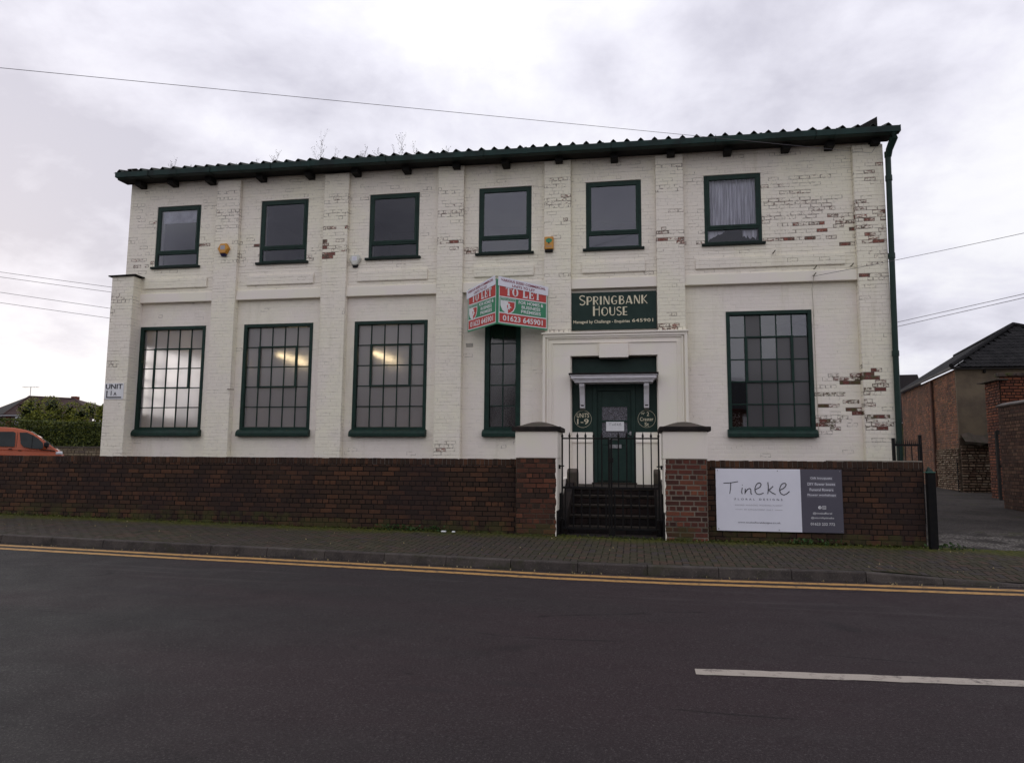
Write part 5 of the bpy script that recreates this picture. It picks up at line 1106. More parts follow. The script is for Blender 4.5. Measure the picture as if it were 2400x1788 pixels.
# gates and steps --------------------------------------------------
def gate_leaf(x0, x1, meet_left, label):
    y = 12.62; zb, zm, zt = -1.14, -.415, .435
    g = empty('gate_leaf', ((x0+x1)/2, y, zb), label=label, cat='gate', group=None)
    def bar(n, x, z0, z1, r=.010): return MB().box(x-r, x+r, y-r, y+r, z0, z1).build(n, M_BLACK, g, .003)
    def spear(x, z): 
        MB().add([(x-.022, y-.01, z+.02), (x+.022, y-.01, z+.02), (x+.022, y+.01, z+.02), (x-.022, y+.01, z+.02), (x, y, z+.105), (x-.008, y-.008, z), (x+.008, y-.008, z), (x+.008, y+.008, z), (x-.008, y+.008, z)], [(0, 1, 4), (1, 2, 4), (2, 3, 4), (3, 0, 4), (0, 5, 6, 1), (1, 6, 7, 2), (2, 7, 8, 3), (3, 8, 5, 0)]).build('spear_head', M_BLACK, g)
    # rails
    for n, z, t in (('top_rail', zt, .013), ('middle_rail', zm, .018), ('bottom_rail', zb+.03, .018)): MB().box(x0, x1, y-.012, y+.012, z-t, z+t).build(n, M_BLACK, g, .003)
    bar('hanging_stile', x1-.014 if meet_left else x0+.014, zb-.05, zt+.02, .014); bar('meeting_stile', x0+.016 if meet_left else x1-.016, zb-.05, zt-.01, .016)
    n = 5; s = (x1-x0)/(n+1)
    for k in range(1, n+1): x = x0+k*s; bar('bar', x, zm+.018, zt-.012); spear(x, zt+.012)
    spear(x1-.014 if meet_left else x0+.014, zt+.012)
    for k in range(n+1): x = x0+(k+.5)*s; bar('lower_bar', x, zb+.048, zm-.018, .013)
    hx = x1 if meet_left else x0; d = 1 if meet_left else -1
    for z in (-.045, -.95):
        MB().tube([(hx-d*.05, y-.02, z), (hx+d*.055, y-.02, z)], .012, 6).tube([(hx+d*.03, y-.02, z-.05), (hx+d*.03, y-.02, z+.02)], .018, 8).build('hinge', M_BLACK, g)
    return g
gate_leaf(-1.285, -.445, False, 'left leaf of the black wrought iron gate')
gl = gate_leaf(-.437, .395, True, 'right leaf of the black wrought iron gate, next to the pale-jointed pier')
MB().box(-.47, -.36, 12.585, 12.61, -1.22, -1.08).tube([(-.42, 12.59, -1.22), (-.42, 12.59, -.72)], .010, 6).build('drop_bolt', M_BLACK, gl)
MB().box(-.475, -.385, 12.575, 12.605, .02, .10).build('latch', M_BLACK, gl, .004)
def steps():
    M_STEPB = mat_brick('dark step brick', (.012, .009, .009), (.022, .014, .013), (.034, .020, .017), (.015, .012, .011), .5, (.012, .011, .012))
    M = simple('worn brick and stone steps', (.020, .015, .013), (.013, .011, .010), 3.5, .85, .6); MT = simple('leaf strewn tread', (.038, .030, .024), (.018, .015, .012), 5, .9, .7)
    root = empty('entrance_steps', (-.44, 13.6, -1.2), label='worn brick steps rising behind the black gate to the green door', cat='steps')
    ys = [12.95, 13.28, 13.62, 13.96, 14.32, 17.0]; zs = [-1.10, -.93, -.76, -.60, -.47]
    for i in range(5):
        zt = zs[i]; z0 = -1.3
        F = Face((-1.335, ys[i], 0), (1, 0, 0), (0, -1, 0)); z_lo = -1.27 if i == 0 else zs[i-1]
        box('riser', M, root, -1.335, .465, ys[i]+.01, ys[i+1]+(.01 if i < 4 else 0), z0+i*.001, zt-.05)
        box('tread', MT, root, -1.335, .465, ys[i]-.015, ys[i+1]+(.0 if i < 4 else 0), zt-.048, zt, .008)
        x = -1.33
        while x < .44:
            mb = MB(); mb.box(x+.005, min(x+.225, .46), ys[i]-.003, ys[i]+.009, z_lo+.008, zt-.054, (0, random.random(), 1, 0)); mb.build('brick', M_STEPB, root, .003); x += .23
    box('threshold', MT, root, -1.02, .02, 16.99, 17.2, -.47, -.435, .005)
    # sloping side cheeks
    for x0, x1, nm in ((-1.345, -1.20, 'cheek'), (.33, .468, 'cheek')):
        MB().prism([(12.70, -1.25), (12.70, -.98), (13.0, -.80), (14.3, -.34), (14.3, -.30), (14.3, -1.25)], 'x', x0, x1).build(nm, M_BLACKM, root, .008)
        MB().prism([(14.2, -.46), (14.2, -.16), (14.32, -.10), (14.5, -.10), (14.62, -.18), (14.62, -.46)], 'x', x0+.005, x1+.06 if x0 < 0 else x1-.005).build('kneeler', M_STONE, root, .02)
    box('footing', simple('painted footing', (.03, .02, .018), (.014, .015, .012), 4, .85, .5), root, -1.34, .46, 12.45, 12.95, -1.36, -1.225)
    # retaining walls beside the flight
    box('retaining_wall', M_WHITE, root, -1.62, -1.36, 13.09, 16.9, -1.2, -.30); box('retaining_wall', M_WHITE, root, .485, .75, 13.31, 16.9, -1.2, -.30)
steps()

# black post at the wall end --------------------------------------
po = empty('gatepost', (4.56, 12.4, -1.3), label='black square post with a green cap at the right end of the short wall', cat='post')
MB().add([(4.515, 12.35, -.10), (4.63, 12.35, -.10), (4.63, 12.46, -.10), (4.515, 12.46, -.10), (4.505, 12.35, -1.35), (4.62, 12.35, -1.35), (4.62, 12.46, -1.35), (4.505, 12.46, -1.35)], [(0, 3, 2, 1), (4, 5, 6, 7), (0, 1, 5, 4), (1, 2, 6, 5), (2, 3, 7, 6), (3, 0, 4, 7)]).build('shaft', M_MATTB, po, .006)
MB().box(4.495, 4.628, 12.34, 12.47, -.10, -.088).build('cap_plate', simple('verdigris cap', (.08, .22, .17), (.05, .12, .10), 9, .6), po); MB().add([(4.520, 12.36, -.088), (4.608, 12.36, -.088), (4.608, 12.45, -.088), (4.515, 12.45, -.088), (4.545, 12.40, .0)], [(0, 1, 4), (1, 2, 4), (2, 3, 4), (3, 0, 4)]).build('cap', M_GREEN, po)

# comb-topped yard railing beyond the building corner ----------------
ra = empty('side_railing', (5.4, 15.7, -1.1), label='black comb-topped metal railing beside the right corner of the building', cat='railing')
for x, y, z1 in ((5.13, 15.7, .56), (5.70, 15.9, .63)): MB().box(x-.028, x+.028, y-.028, y+.028, -1.15, z1).build('post', M_BLACK, ra, .004)
MB().box(5.16, 5.67, 15.72, 15.75, .40, .44).build('rail', M_BLACK, ra)
for k in range(14):
    x = 5.19+k*.036; MB().add([(x-.009, 15.73, .44), (x+.009, 15.73, .44), (x, 15.73, .56), (x-.009, 15.745, .44), (x+.009, 15.745, .44), (x, 15.745, .56)], [(0, 1, 2), (3, 5, 4), (0, 2, 5, 3), (1, 4, 5, 2), (0, 3, 4, 1)]).build('spike', M_BLACK, ra)
for k in range(4): x = 5.25+k*.12; MB().box(x-.008, x+.008, 15.76, 15.776, -1.1, .40).build('bar', M_BLACK, ra)

# wires -------------------------------------------------------------
def wire(label, a, b, sag, r=.008, extra=()):
    a, b = Vector(a), Vector(b); pts = [a+(b-a)*t-Vector((0, 0, sag*4*t*(1-t))) for t in [i/24 for i in range(25)]]+[Vector(p) for p in extra]
    tag(MB().tube(pts, r, 5).build('overhead_wire', M_CABLE), label, 'cable')
wire('long overhead cable running from the upper left to the right gutter end', (-13.0, 6.4, 5.35), (5.35, 16.84, 7.06), .0, .0045, [(5.45, 16.86, 7.20), (5.52, 16.9, 7.32)])
wl = [(7.03, 6.32), (6.84, 6.14), (6.26, 5.51), (5.86, 5.19)]
for i, (za, zb) in enumerate(wl): wire(['uppermost', 'second', 'third', 'lowest'][i]+' of the four wires left of the building', (-24.7, 23, za+.16), (-12.5, 23, zb-1.0), .02, .008)
wire('thin wire running from the right bay up and off to the right', (4.03, 16.93, 4.27), (9.6, 11.35, 4.24), .06, .005)
wire('upper of the two wires beyond the downpipe', (8.2, 27.2, 4.86), (13.5, 17, 4.85), .0, .009); wire('lower of the two wires beyond the downpipe', (8.2, 27.2, 4.70), (13.5, 17, 4.79), .0, .009)
tag(MB().tube([(4.03, 16.93, 4.27), (3.99, 16.98, 4.0), (4.03, 17.10, 3.7), (4.035, 17.11, 2.0), (4.045, 17.11, .72)], .007, 5).build('wall_cable', simple('painted cable', (.50, .46, .38), (.35, .31, .24), 3, .7)), 'painted cable running down the wall beside the rightmost ground floor window', 'cable')

# window-sill clutter in the right-hand ground window ----------------
def sill_things():
    y = YL+.20; z = .865
    box('window_board', M_ROOM, house, 2.1, 3.98, YL+.14, YL+.45, .80, .862)
    def jar(x, h, r, m, lab, neck=False):
        t = MB(); t.tube([(x, y, z), (x, y, z+h*.72), (x, y, z+h*.8), (x, y, z+h)], [r, r, r*(.45 if neck else .95), r*(.45 if neck else .95)], 12); tag(shade(t.build('jar', m)), lab, 'jar')
    W = simple('white ceramic', (.45, .45, .47), (.4, .4, .42), 9, .3, 0, .5); C = simple('coffee jar', (.10, .05, .04), (.06, .03, .03), 9, .3, 0, .5); Y = simple('straw pot', (.30, .27, .16), (.22, .2, .12), 9, .5, 0)
    jar(3.60, .22, .045, W, 'pale bottle inside the rightmost ground window, right of the middle bars', True); jar(2.62, .13, .04, Y, 'straw coloured pot in the rightmost ground window', False); jar(2.75, .15, .045, C, 'dark pot standing beside the straw coloured one in the rightmost ground window', False)
    jar(3.38, .09, .03, simple('red pot', (.30, .04, .04), (.2, .03, .03), 9, .4, 0), 'little red pot in the rightmost ground window')
    p = empty('pot_plant', (3.12, y, z), label='dark leafy pot plant on the sill of the rightmost ground window', cat='plant'); shade(MB().tube([(3.12, y, z), (3.12, y, z+.09)], [.035, .05], 10).build('pot', C, p)); mb = MB()
    for k in range(34):
        a, b = random.uniform(0, 6.28), random.uniform(.1, 1.2); d = Vector((math.cos(a)*math.cos(b)*1.7, math.sin(a)*math.cos(b)*.5, math.sin(b))); s = Vector((-d.y, d.x, .2)).normalized()*.02; q = Vector((3.12, y, z+.1))+d*.03; e = q+d*random.uniform(.08, .15); mb.add([q, q+s+d*.05, e, q-s+d*.05], [(0, 1, 2, 3)])
    mb.build('leaves', M_LEAFD, p)
    w = empty('bicycle_ornament', (2.30, y, z), label='small pale wire bicycle ornament in the lower left pane of the rightmost ground window', cat='ornament'); mb = MB()
    for cx, r in ((2.24, .06), (2.38, .05)): mb.tube([(cx+r*math.cos(rad(a)), y, z+.06+r*math.sin(rad(a))) for a in range(0, 361, 30)], .006, 5, False)
    mb.tube([(2.24, y, z+.06), (2.30, y, z+.18), (2.38, y, z+.06)], .006, 5).tube([(2.27, y, z+.12), (2.35, y, z+.17), (2.38, y, z+.06)], .006, 5); mb.build('frame', W, w)
    mb = MB()
    for k in range(26): a = random.uniform(0, 6.28); c = Vector((2.29+random.uniform(-.07, .09), y+random.uniform(-.02, .02), z+.18+random.uniform(0, .16))); mb.box(c.x-.012, c.x+.012, c.y-.004, c.y+.004, c.z-.01, c.z+.01)
    mb.build('flowers', W, w)
    tag(box('red_strip', simple('maroon strip', (.12, .012, .02), (.09, .01, .015), 9, .5), None, 2.19, 2.47, YL+.10, YL+.104, 1.24, 1.28), 'maroon strip taped inside the lower left pane of the rightmost ground window', 'strip')
# ------------------------------------------------------------------ vegetation
def mat_leaf(name, c1, c2, c3):
    t = NT(name); c = t.mix(t.step(t.noise(1.6, 4), .35, .65), c1, c2); c = t.mix(t.step(t.noise(9, 3), .5, .68), c, c3); return t.fin(c, .6, .25)
M_LEAFD = mat_leaf('dark leaf', (.012, .022, .008), (.02, .035, .010), (.03, .05, .012))
M_HEDGE = mat_leaf('clipped hedge leaf', (.040, .055, .012), (.065, .082, .015), (.16, .17, .022)); M_BUSH = mat_leaf('golden conifer leaf', (.10, .12, .016), (.17, .18, .022), (.28, .27, .04)); M_PINE = mat_leaf('dark conifer leaf', (.010, .018, .008), (.018, .028, .010), (.03, .04, .012))
M_TWIG = simple('dead twig', (.14, .12, .11), (.10, .085, .075), 9, .9, 0)
def leaves(mb, p, s, n=1, up=.0):
    for _ in range(n):
        a = Vector((random.gauss(0, 1), random.gauss(0, 1), random.gauss(0, 1)+up)).normalized(); b = a.cross(Vector((random.gauss(0, 1), random.gauss(0, 1), random.gauss(0, 1)))).normalized()
        q = len(mb.v); w = s*random.uniform(.6, 1.2); mb.v += [tuple(p-a*w*.5), tuple(p+b*w*.35), tuple(p+a*w*.6), tuple(p-b*w*.35)]; mb.f.append((q, q+1, q+2, q+3))
def hedge():
    root = empty('hedge', (-40, 41, .8), label='long clipped dark green hedge above the low stone wall', cat='hedge'); mb = MB(); X0, X1 = -58, -30
    box('inner_mass', M_LEAFD, root, X0+.2, X1-.2, 40.85, 41.6, .72, 2.1)
    ztp = lambda x: 2.34+.035*(-35-x)+.03*math.sin(x*.9)+.02*math.sin(x*2.3)
    for _ in range(17000):
        x = random.uniform(X0, X1); z = random.uniform(.72, ztp(x)); leaves(mb, Vector((x, 40.45+.12*random.random()+.08*math.sin(x*1.7+z*2), z)), .135)
    for _ in range(6500):
        x = random.uniform(X0, X1); leaves(mb, Vector((x, random.uniform(40.4, 41.6), ztp(x)+random.gauss(0, .02))), .12, 1, 1)
    mb.build('foliage', M_HEDGE, root)
def bush(name, label, cx, cy, z0, z1, rx, ry, n, mat, seed, cone=False, s=.17):
    random.seed(seed); root = empty(name, (cx, cy, z0), label=label, cat='tree' if cone else 'bush'); mb = MB(); H = z1-z0
    lumps = []
    for k in range(26 if not cone else 30):
        a = random.uniform(0, 6.28); t = random.random(); rr = (1-t)**.8 if cone else math.sqrt(max(0, 1-(t*1.02-.08)**2))**.8
        lumps.append((Vector((cx+rx*rr*math.cos(a)*.78, cy+ry*rr*math.sin(a)*.78, z0+H*t*.86)), (.34 if not cone else .22)*min(rx, H)*random.uniform(.7, 1.15)))
    for _ in range(n):
        c, r = random.choice(lumps); d = Vector((random.gauss(0, 1), random.gauss(0, 1), random.gauss(0, 1))).normalized(); p = c+d*r*random.uniform(.75, 1.08)
        leaves(mb, p, s)
    mb.build('crown', mat, root); MB().tube([(cx, cy, z0-1), (cx, cy, z0+H*.6)], [.14, .05]).build('trunk', M_TWIG, root)
    ib = MB(); 
    for c, r in lumps: [leaves(ib, c+Vector((random.gauss(0, .3), random.gauss(0, .3), random.gauss(0, .3)))*r, r*.8) for _ in range(16)]
    ib.build('inner_branches', M_PINE, root)
hedge()
bush('golden_bush', 'rounded yellow-green conifer bush in front of the bungalow roof', -44.9, 48.5, .5, 4.75, 2.0, 1.6, 11000, M_BUSH, 31, s=.13)
bush('golden_bush', 'yellow-green conifer bush nearest the left end of the white building', -42.5, 49.5, .5, 4.55, 1.8, 1.5, 10000, M_BUSH, 32, s=.13)
bush('golden_bush', 'yellow-green bush half hidden behind the buttress', -40.7, 50, .5, 4.4, 1.3, 1.2, 7000, M_BUSH, 34, s=.13)
bush('dark_conifer', 'dark pointed conifer rising behind the yellow-green bushes', -47.4, 58, 1, 5.9, 1.5, 1.3, 4500, M_PINE, 33, True)
random.seed(5)
# bare weeds rooted in the roof gutter
def twig(x, h, label, seed, spread=1.0):
    random.seed(seed); mb = MB(); base = Vector((x, 16.95, 7.66-.0062*(x+13.6)))
    def br(p, d, L, r, lv):
        pts = [p]; q = p.copy(); n = 5
        for i in range(n): d = (d+Vector((random.gauss(0, .10), random.gauss(0, .06), random.gauss(.02, .05)))).normalized(); q = q+d*L/n; pts.append(q.copy())
        mb.tube(pts, [r*(1-.6*i/n) for i in range(n+1)], 3, False)
        if lv:
            for i in range(1, n+1):
                for s in range(2 if lv > 1 else 1):
                    if random.random() < .75: e = (d+Vector((random.choice((-1, 1))*random.uniform(.3, .9)*spread, random.gauss(0, .3), random.uniform(0, .4)))).normalized(); br(pts[i], e, L*random.uniform(.25, .45), r*.6, lv-1)
        else:
            if random.random() < .4: mb.add([q, q+Vector((.012, 0, .010)), q+Vector((.0, 0, .024)), q+Vector((-.010, 0, .008))], [(0, 1, 2, 3)])
    for k in range(3 if h > .6 else 2): br(base+Vector((random.uniform(-.05, .05), 0, -.02)), Vector((random.uniform(-.4, .4), 0, 1)), h*.62*(1 if k == 0 else .7), .0034, 2)
    tag(mb.build('roof_weed', M_TWIG), label, 'weed', None)
TW = [(-12.36, .72, 'bare weed twig near the left end of the roof edge'), (-11.72, .38, 'small bare twig just right of the leftmost roof weed'), (-10.5, .42, 'short bare weed above the second pilaster gap on the roof edge'), (-9.85, .5, 'thin bare weed on the roof edge above the second upper window'), (-9.3, .66, 'forked bare weed on the roof edge right of the second upper window'), (-8.05, 1.25, 'tall bare branching weed on the roof edge left of centre, taller of the left pair'), (-7.62, .6, 'short bare weed just right of the tall left branching one'), (-6.8, .62, 'low twiggy weed on the roof edge above the third upper window'), (-6.45, .55, 'low weed clump left of the tall seeding weed on the roof edge'), (-5.88, 1.15, 'tall upright seeding weed on the roof edge right of the third upper window'), (-5.45, .62, 'low twig right of the tall seeding weed on the roof edge'), (-4.7, .5, 'rightmost thin twig on the roof edge, above the third pilaster')]
for i, (x, h, l) in enumerate(TW): twig(x, h, l, 40+i)
random.seed(9)
# moss, weeds and litter along the foot of the wall
def foot_growth():
    mb = MB(); M = mat_leaf('moss tuft', (.030, .042, .008), (.055, .070, .010), (.10, .11, .015))
    def dens(x): return .35+.65*max(0, math.sin(x*1.3+1)*math.sin(x*.37+2))+(1 if -4.6 < x < -3.2 else 0)+(.9 if 1.2 < x < 4.6 else 0)
    for _ in range(5200):
        x = random.uniform(-15, 4.5); 
        if random.random() > dens(x)*.6: continue
        y = 12.5-abs(random.gauss(0, .07)); 
        if -2.1 < x < -1.3 or .45 < x < 1.16: y -= .12
        elif -1.3 < x < .45: y -= .05
        leaves(mb, Vector((x, y, PV(x, y)+random.uniform(.0, .03))), .035, 1, 1)
    tag(mb.build('moss_and_weeds', M), kind='stuff')
    mb = MB(); M2 = simple('pale dead leaf', (.30, .25, .14), (.20, .15, .08), 30, .8, 0)
    for _ in range(260):
        x = random.uniform(-13, 6); y = KY(x)-abs(random.gauss(0, .06))-.01 if random.random() < .6 else random.uniform(10.3, 12.5); z = (RD(x, y) if y < KY(x) else PV(x, y))+.008; leaves(mb, Vector((x, y, z)), .03, 1, 2)
    tag(mb.build('leaf_litter', M2), kind='stuff')
    mb = MB()
    for x0, n in ((-4.35, 60), (-3.9, 70), (-3.5, 50), (2.6, 60), (3.0, 40), (4.75, 50)):
        for _ in range(n): leaves(mb, Vector((x0+random.gauss(0, .12), 12.44-abs(random.gauss(0, .04)), PV(x0, 12.45)+random.uniform(0, .09))), .05, 1, 1)
    tag(mb.build('weeds', mat_leaf('weed leaf', (.02, .05, .012), (.035, .075, .018), (.06, .10, .03))), kind='stuff')
    for x, w, l in ((-3.35, .09, 'crumpled white scrap of litter on the pavement by the wall foot, left one of the pair'), (-3.16, .06, 'smaller white scrap of litter on the pavement by the wall foot, right one of the pair')):
        tag(MB().box(x, x+w, 12.30, 12.36, PV(x, 12.33)+.002, PV(x, 12.33)+.03).build('litter', M_SIGNWHITE, None, .012), l, 'litter')
foot_growth(); sill_things()

# ------------------------------------------------------------------ van in the yard
def van():
    y0, y1 = 29.1, 30.9; zg = -.5
    v = empty('van', (-29.0, 30, zg), label='orange-red van parked in the yard left of the white building', cat='van')
    P = simple('orange red car paint', (.38, .080, .028), (.34, .072, .026), 1, .3, 0, .3); p = P.node_tree.nodes['Principled BSDF']; p.inputs['Coat Weight'].default_value = .15
    prof = [(-31.6, -.18), (-31.62, .35), (-31.5, .75), (-31.25, 1.45), (-30.9, 1.53), (-30.1, 1.53), (-29.37, 1.49), (-28.74, 1.39), (-28.44, 1.31), (-28.01, 1.10), (-27.71, .91), (-27.28, .65), (-26.9, .44), (-26.72, .28), (-26.50, .05), (-26.45, -.12), (-26.50, -.22)]
    mb = MB(); inset = lambda z: 0 if z < .5 else (z-.5)*.16
    secs = [y0, y0+.0, y1, y1]; n = len(prof)
    top = [(x, z) for x, z in prof]
    vs = [(x, y0+inset(z)+.0, z) for x, z in prof]+[(x, y1-inset(z), z) for x, z in prof]; mb.v = vs
    mb.f = [tuple(range(n)), tuple(range(2*n-1, n-1, -1))]+[(i, i+n, (i+1) % n+n, (i+1) % n) for i in range(n)]
    b = mb.build('body', P, v, .05); shade(b, 50)
    def side(n, pts, mat, off):
        m = MB(); yy = lambda z: y0+inset(z)-off; m.v = [(x, yy(z), z) for x, z in pts]+[(x, yy(z)+.02, z) for x, z in pts]; k = len(pts); m.f = [tuple(range(k)), tuple(range(2*k-1, k-1, -1))]+[(i, i+k, (i+1) % k+k, (i+1) % k) for i in range(k)]; return m.build(n, mat, v)
    G_ = simple('tinted car glass', (.012, .016, .018), (.02, .026, .028), 2, .1, 0, .25); K = simple('black car trim', (.012, .012, .013), None, 9, .5, 0)
    side('side_window', [(-30.95, .60), (-30.9, 1.30), (-29.36, 1.30), (-29.24, 1.24), (-29.22, .58)], G_, .012)
    side('front_window', [(-29.03, 1.26), (-28.62, 1.26), (-28.31, 1.15), (-28.31, .50), (-28.73, .57), (-28.90, .72)], G_, .012)
    side('quarter_window', [(-28.26, 1.13), (-27.97, .97), (-27.70, .76), (-27.66, .52), (-27.81, .47), (-28.26, .50)], G_, .012)
    side('door_gap', [(-29.14, -.1), (-29.14, 1.28), (-29.12, 1.28), (-29.12, -.1)], K, .006); side('window_post', [(-28.31, .5), (-28.31, 1.15), (-28.26, 1.13), (-28.26, .50)], K, .014)
    for x, z in ((-29.55, .47), (-29.02, .41)): MB().box(x, x+.2, y0-.03, y0, z-.02, z+.02).build('door_handle', P if False else K, v, .008)
    mb = MB(); m = [(x, y0-.02, z) for x, z in ((-31.5, .48), (-27.3, .40), (-27.3, .375), (-31.5, .455))]; mb.add(m, [(0, 1, 2, 3)]); mb.build('side_crease', simple('paint crease', (.24, .04, .02), None, 9, .3, 0), v)
    MB().add([(-28.40, 29.3, 1.315), (-27.02, 29.25, .53), (-27.02, 30.75, .53), (-28.40, 30.7, 1.315)], [(0, 1, 2, 3)]).build('windscreen', G_, v)
    MB().box(-27.62, -27.34, y0-.24, y0-.04, .56, .80).build('mirror', K, v, .05); MB().box(-27.5, -27.44, y0-.06, y0+.05, .5, .62).build('mirror_arm', K, v)
    MB().box(-26.98, -26.60, y0-.015, y0+.25, .20, .37).build('headlight', simple('headlamp glass', (.6, .62, .65), (.5, .5, .55), 9, .1, 0, .8), v, .05)
    MB().prism([(-27.8, .46), (-27.25, .44), (-27.0, .40), (-27.0, .36), (-27.8, .44)], 'y', y0-.014, y0+.01).build('cowl_trim', K, v)
    for x in (-30.6, -27.4):
        for y in (y0+.02, y1-.2): 
            w = shade(MB().tube([(x, y, -.20), (x, y+.18, -.20)], .32, 20).build('tyre', K, v)); shade(MB().tube([(x, y-.004, -.20), (x, y+.02, -.20)], .19, 16).build('rim', M_STEEL, v))
    # swing the van round so that its flank faces the street
    c, s = math.cos(rad(38)), math.sin(rad(38))
    for o in list(v.children):
        for q in o.data.vertices:
            x, y, z = q.co; t = (30*x+840)/(30*c-x*s); Y = 30+t*s; d = (y-y0)
            q.co = (-28+t*c-d*s, Y+d*c, z*Y/30)
        o.data.update()
van()

# ------------------------------------------------------------------ stone wall and bungalow beyond the yard
def mat_stone(name, cols, mort):
    t = NT(name); fl, rn, fr, gr = t.attr(); c = t.ramp(rn, [(i/(len(cols)-1), c) for i, c in enumerate(cols)]); c = t.mix(t.M('MULTIPLY', t.step(t.noise(14, 5, .7), .42, .65), .5), c, tuple(x*.45 for x in cols[0])); c = t.mix(fr, mort, c); t.bump(t.noise(22, 6, .7), .8, .02); return t.fin(c, .9, .2)
M_STW = mat_stone('yellowish wall stone', [(.16, .12, .08), (.22, .17, .11), (.26, .21, .14), (.13, .10, .08)], (.07, .055, .04))
def stone_cells(x0, x1, z0, z1, h=(.10, .2), w=(.15, .45)):
    out = []; z = z0
    while z < z1-.03:
        hh = min(random.uniform(*h), z1-z); 
        if z1-z-hh < .05: hh = z1-z
        x = x0
        while x < x1-.03:
            ww = min(random.uniform(*w), x1-x)
            if x1-x-ww < .06: ww = x1-x
            out.append((x, x+ww, z, z+hh)); x += ww
        z += hh
    return out
sw = empty('stone_wall', (-40, 40, -.5), label='low yellowish stone wall under the hedge', cat='wall')
box('wall_core', M_STW, sw, -58, -28, 40.01, 40.4, -.6, .80); brickwork(sw, [(Face((0, 40, 0), (1, 0, 0), (0, -1, 0)), stone_cells(-58, -28, -.55, .72))], M_STW, joint=.02, prof=.02, ch=.015, nobj=60, jit=.02, pname='stone', stuff='stonework'); box('coping', M_STONE, sw, -58, -28, 39.95, 40.42, .725, .81, .01)
def bungalow():
    h = empty('bungalow', (-60, 64, 0), label='bungalow with a brown hipped tile roof beyond the hedge', cat='house')
    MR = simple('brown roof tiles', (.055, .030, .026), (.042, .024, .022), 2, .85, .4, .3, bscale=8); MR2 = simple('dark roof tiles', (.022, .022, .022), (.030, .028, .027), 2, .85, .4, bscale=8); MW = simple('pebbledash wall', (.13, .10, .085), (.10, .08, .07), 2, .9); MWH = simple('white window frame', (.6, .6, .6), None, 9, .4, 0)
    # house plan: corner facing the camera at x=-60.2; ridge from the hip apex
    A = Vector((-59.5, 60, 4.26)); ax = Vector((-58.5, 62.5, 5.97+.22)); 
    x0, x1, y0, y1 = -66.5, -51, 60, 69
    E1, E2, E3, E4 = Vector((-60.0, y0, 4.27)), Vector((-50.4, y0+.2, 4.20)), Vector((-50.4, y1, 4.2)), Vector((-67, 63.5, 4.2))
    R1, R2 = Vector((-59.4, 62.2, 6.20)), Vector((-54.8, 62.8, 5.98))
    MB().add([E1, E2, R2, R1], [(0, 1, 2, 3)]).build('roof_slope', MR, h); MB().add([E4, E1, R1], [(0, 1, 2)]).build('roof_slope', MR2, h); MB().add([E2, E3, R2], [(0, 1, 2)]).build('roof_slope', MR, h)
    MB().add([E3, E4, R1, R2], [(0, 1, 2, 3)]).build('roof_slope', MR, h)
    MB().tube([E1, R1], .07).tube([R1, R2], .07).tube([R2, E2], .07).build('ridge_tiles', MR, h)
    MB().box(-59.8, -50.8, 60.35, 60.6, -.5, 4.18).add([(-59.8, 60.36, -.5), (-66.6, 63.8, -.5), (-66.6, 63.8, 4.18), (-59.8, 60.36, 4.18)], [(0, 1, 2, 3)]).build('wall', MW, h)
    MB().box(-60.1, -50.4, 60.02, 60.18, 4.10, 4.22).add([(-60.1, 60.0, 4.10), (-67.1, 63.5, 4.10), (-67.1, 63.5, 4.2), (-60.1, 60.0, 4.2)], [(0, 1, 2, 3)]).build('gutter', M_GREYINK, h)
    MB().box(-60.0, -59.45, 60.30, 60.34, 1, 4.1).build('corner_brickwork', simple('red corner brick', (.10, .03, .02), (.08, .03, .02), 3, .9), h)
    w = box('window', simple('dark pane', (.02, .022, .026), None, 9, .1, 0), h, -58.75, -57.25, 60.20, 60.345, 2.4, 4.02)
    for a in ((-58.8, -58.66, 60.16, 60.19, 2.4, 4.05), (-57.34, -57.2, 60.16, 60.19, 2.4, 4.05), (-58.66, -57.34, 60.16, 60.19, 3.93, 4.05), (-58.66, -57.34, 60.16, 60.19, 3.42, 3.53)): 
        q = MB().box(*a).build('frame', MWH, w)
    MB().tube([(-59.3, 62.2, 6.2), (-59.3, 62.2, 7.15)], .03, 5).tube([(-60.25, 62.2, 7.12), (-58.4, 62.2, 7.08)], .02, 5).build('television_aerial', M_STEEL, h)
    for x in (-60.1, -59.9, -59.5, -59.1, -58.8, -58.5): MB().tube([(x, 62.0, 7.1), (x, 62.4, 7.1)], .012, 4).build('aerial_element', M_STEEL, h)
    MB().box(-55.3, -54.75, 62.9, 63.4, 5.6, 6.22).build('chimney', simple('chimney brick', (.16, .05, .03), (.12, .04, .03), 3, .9), h)
bungalow()

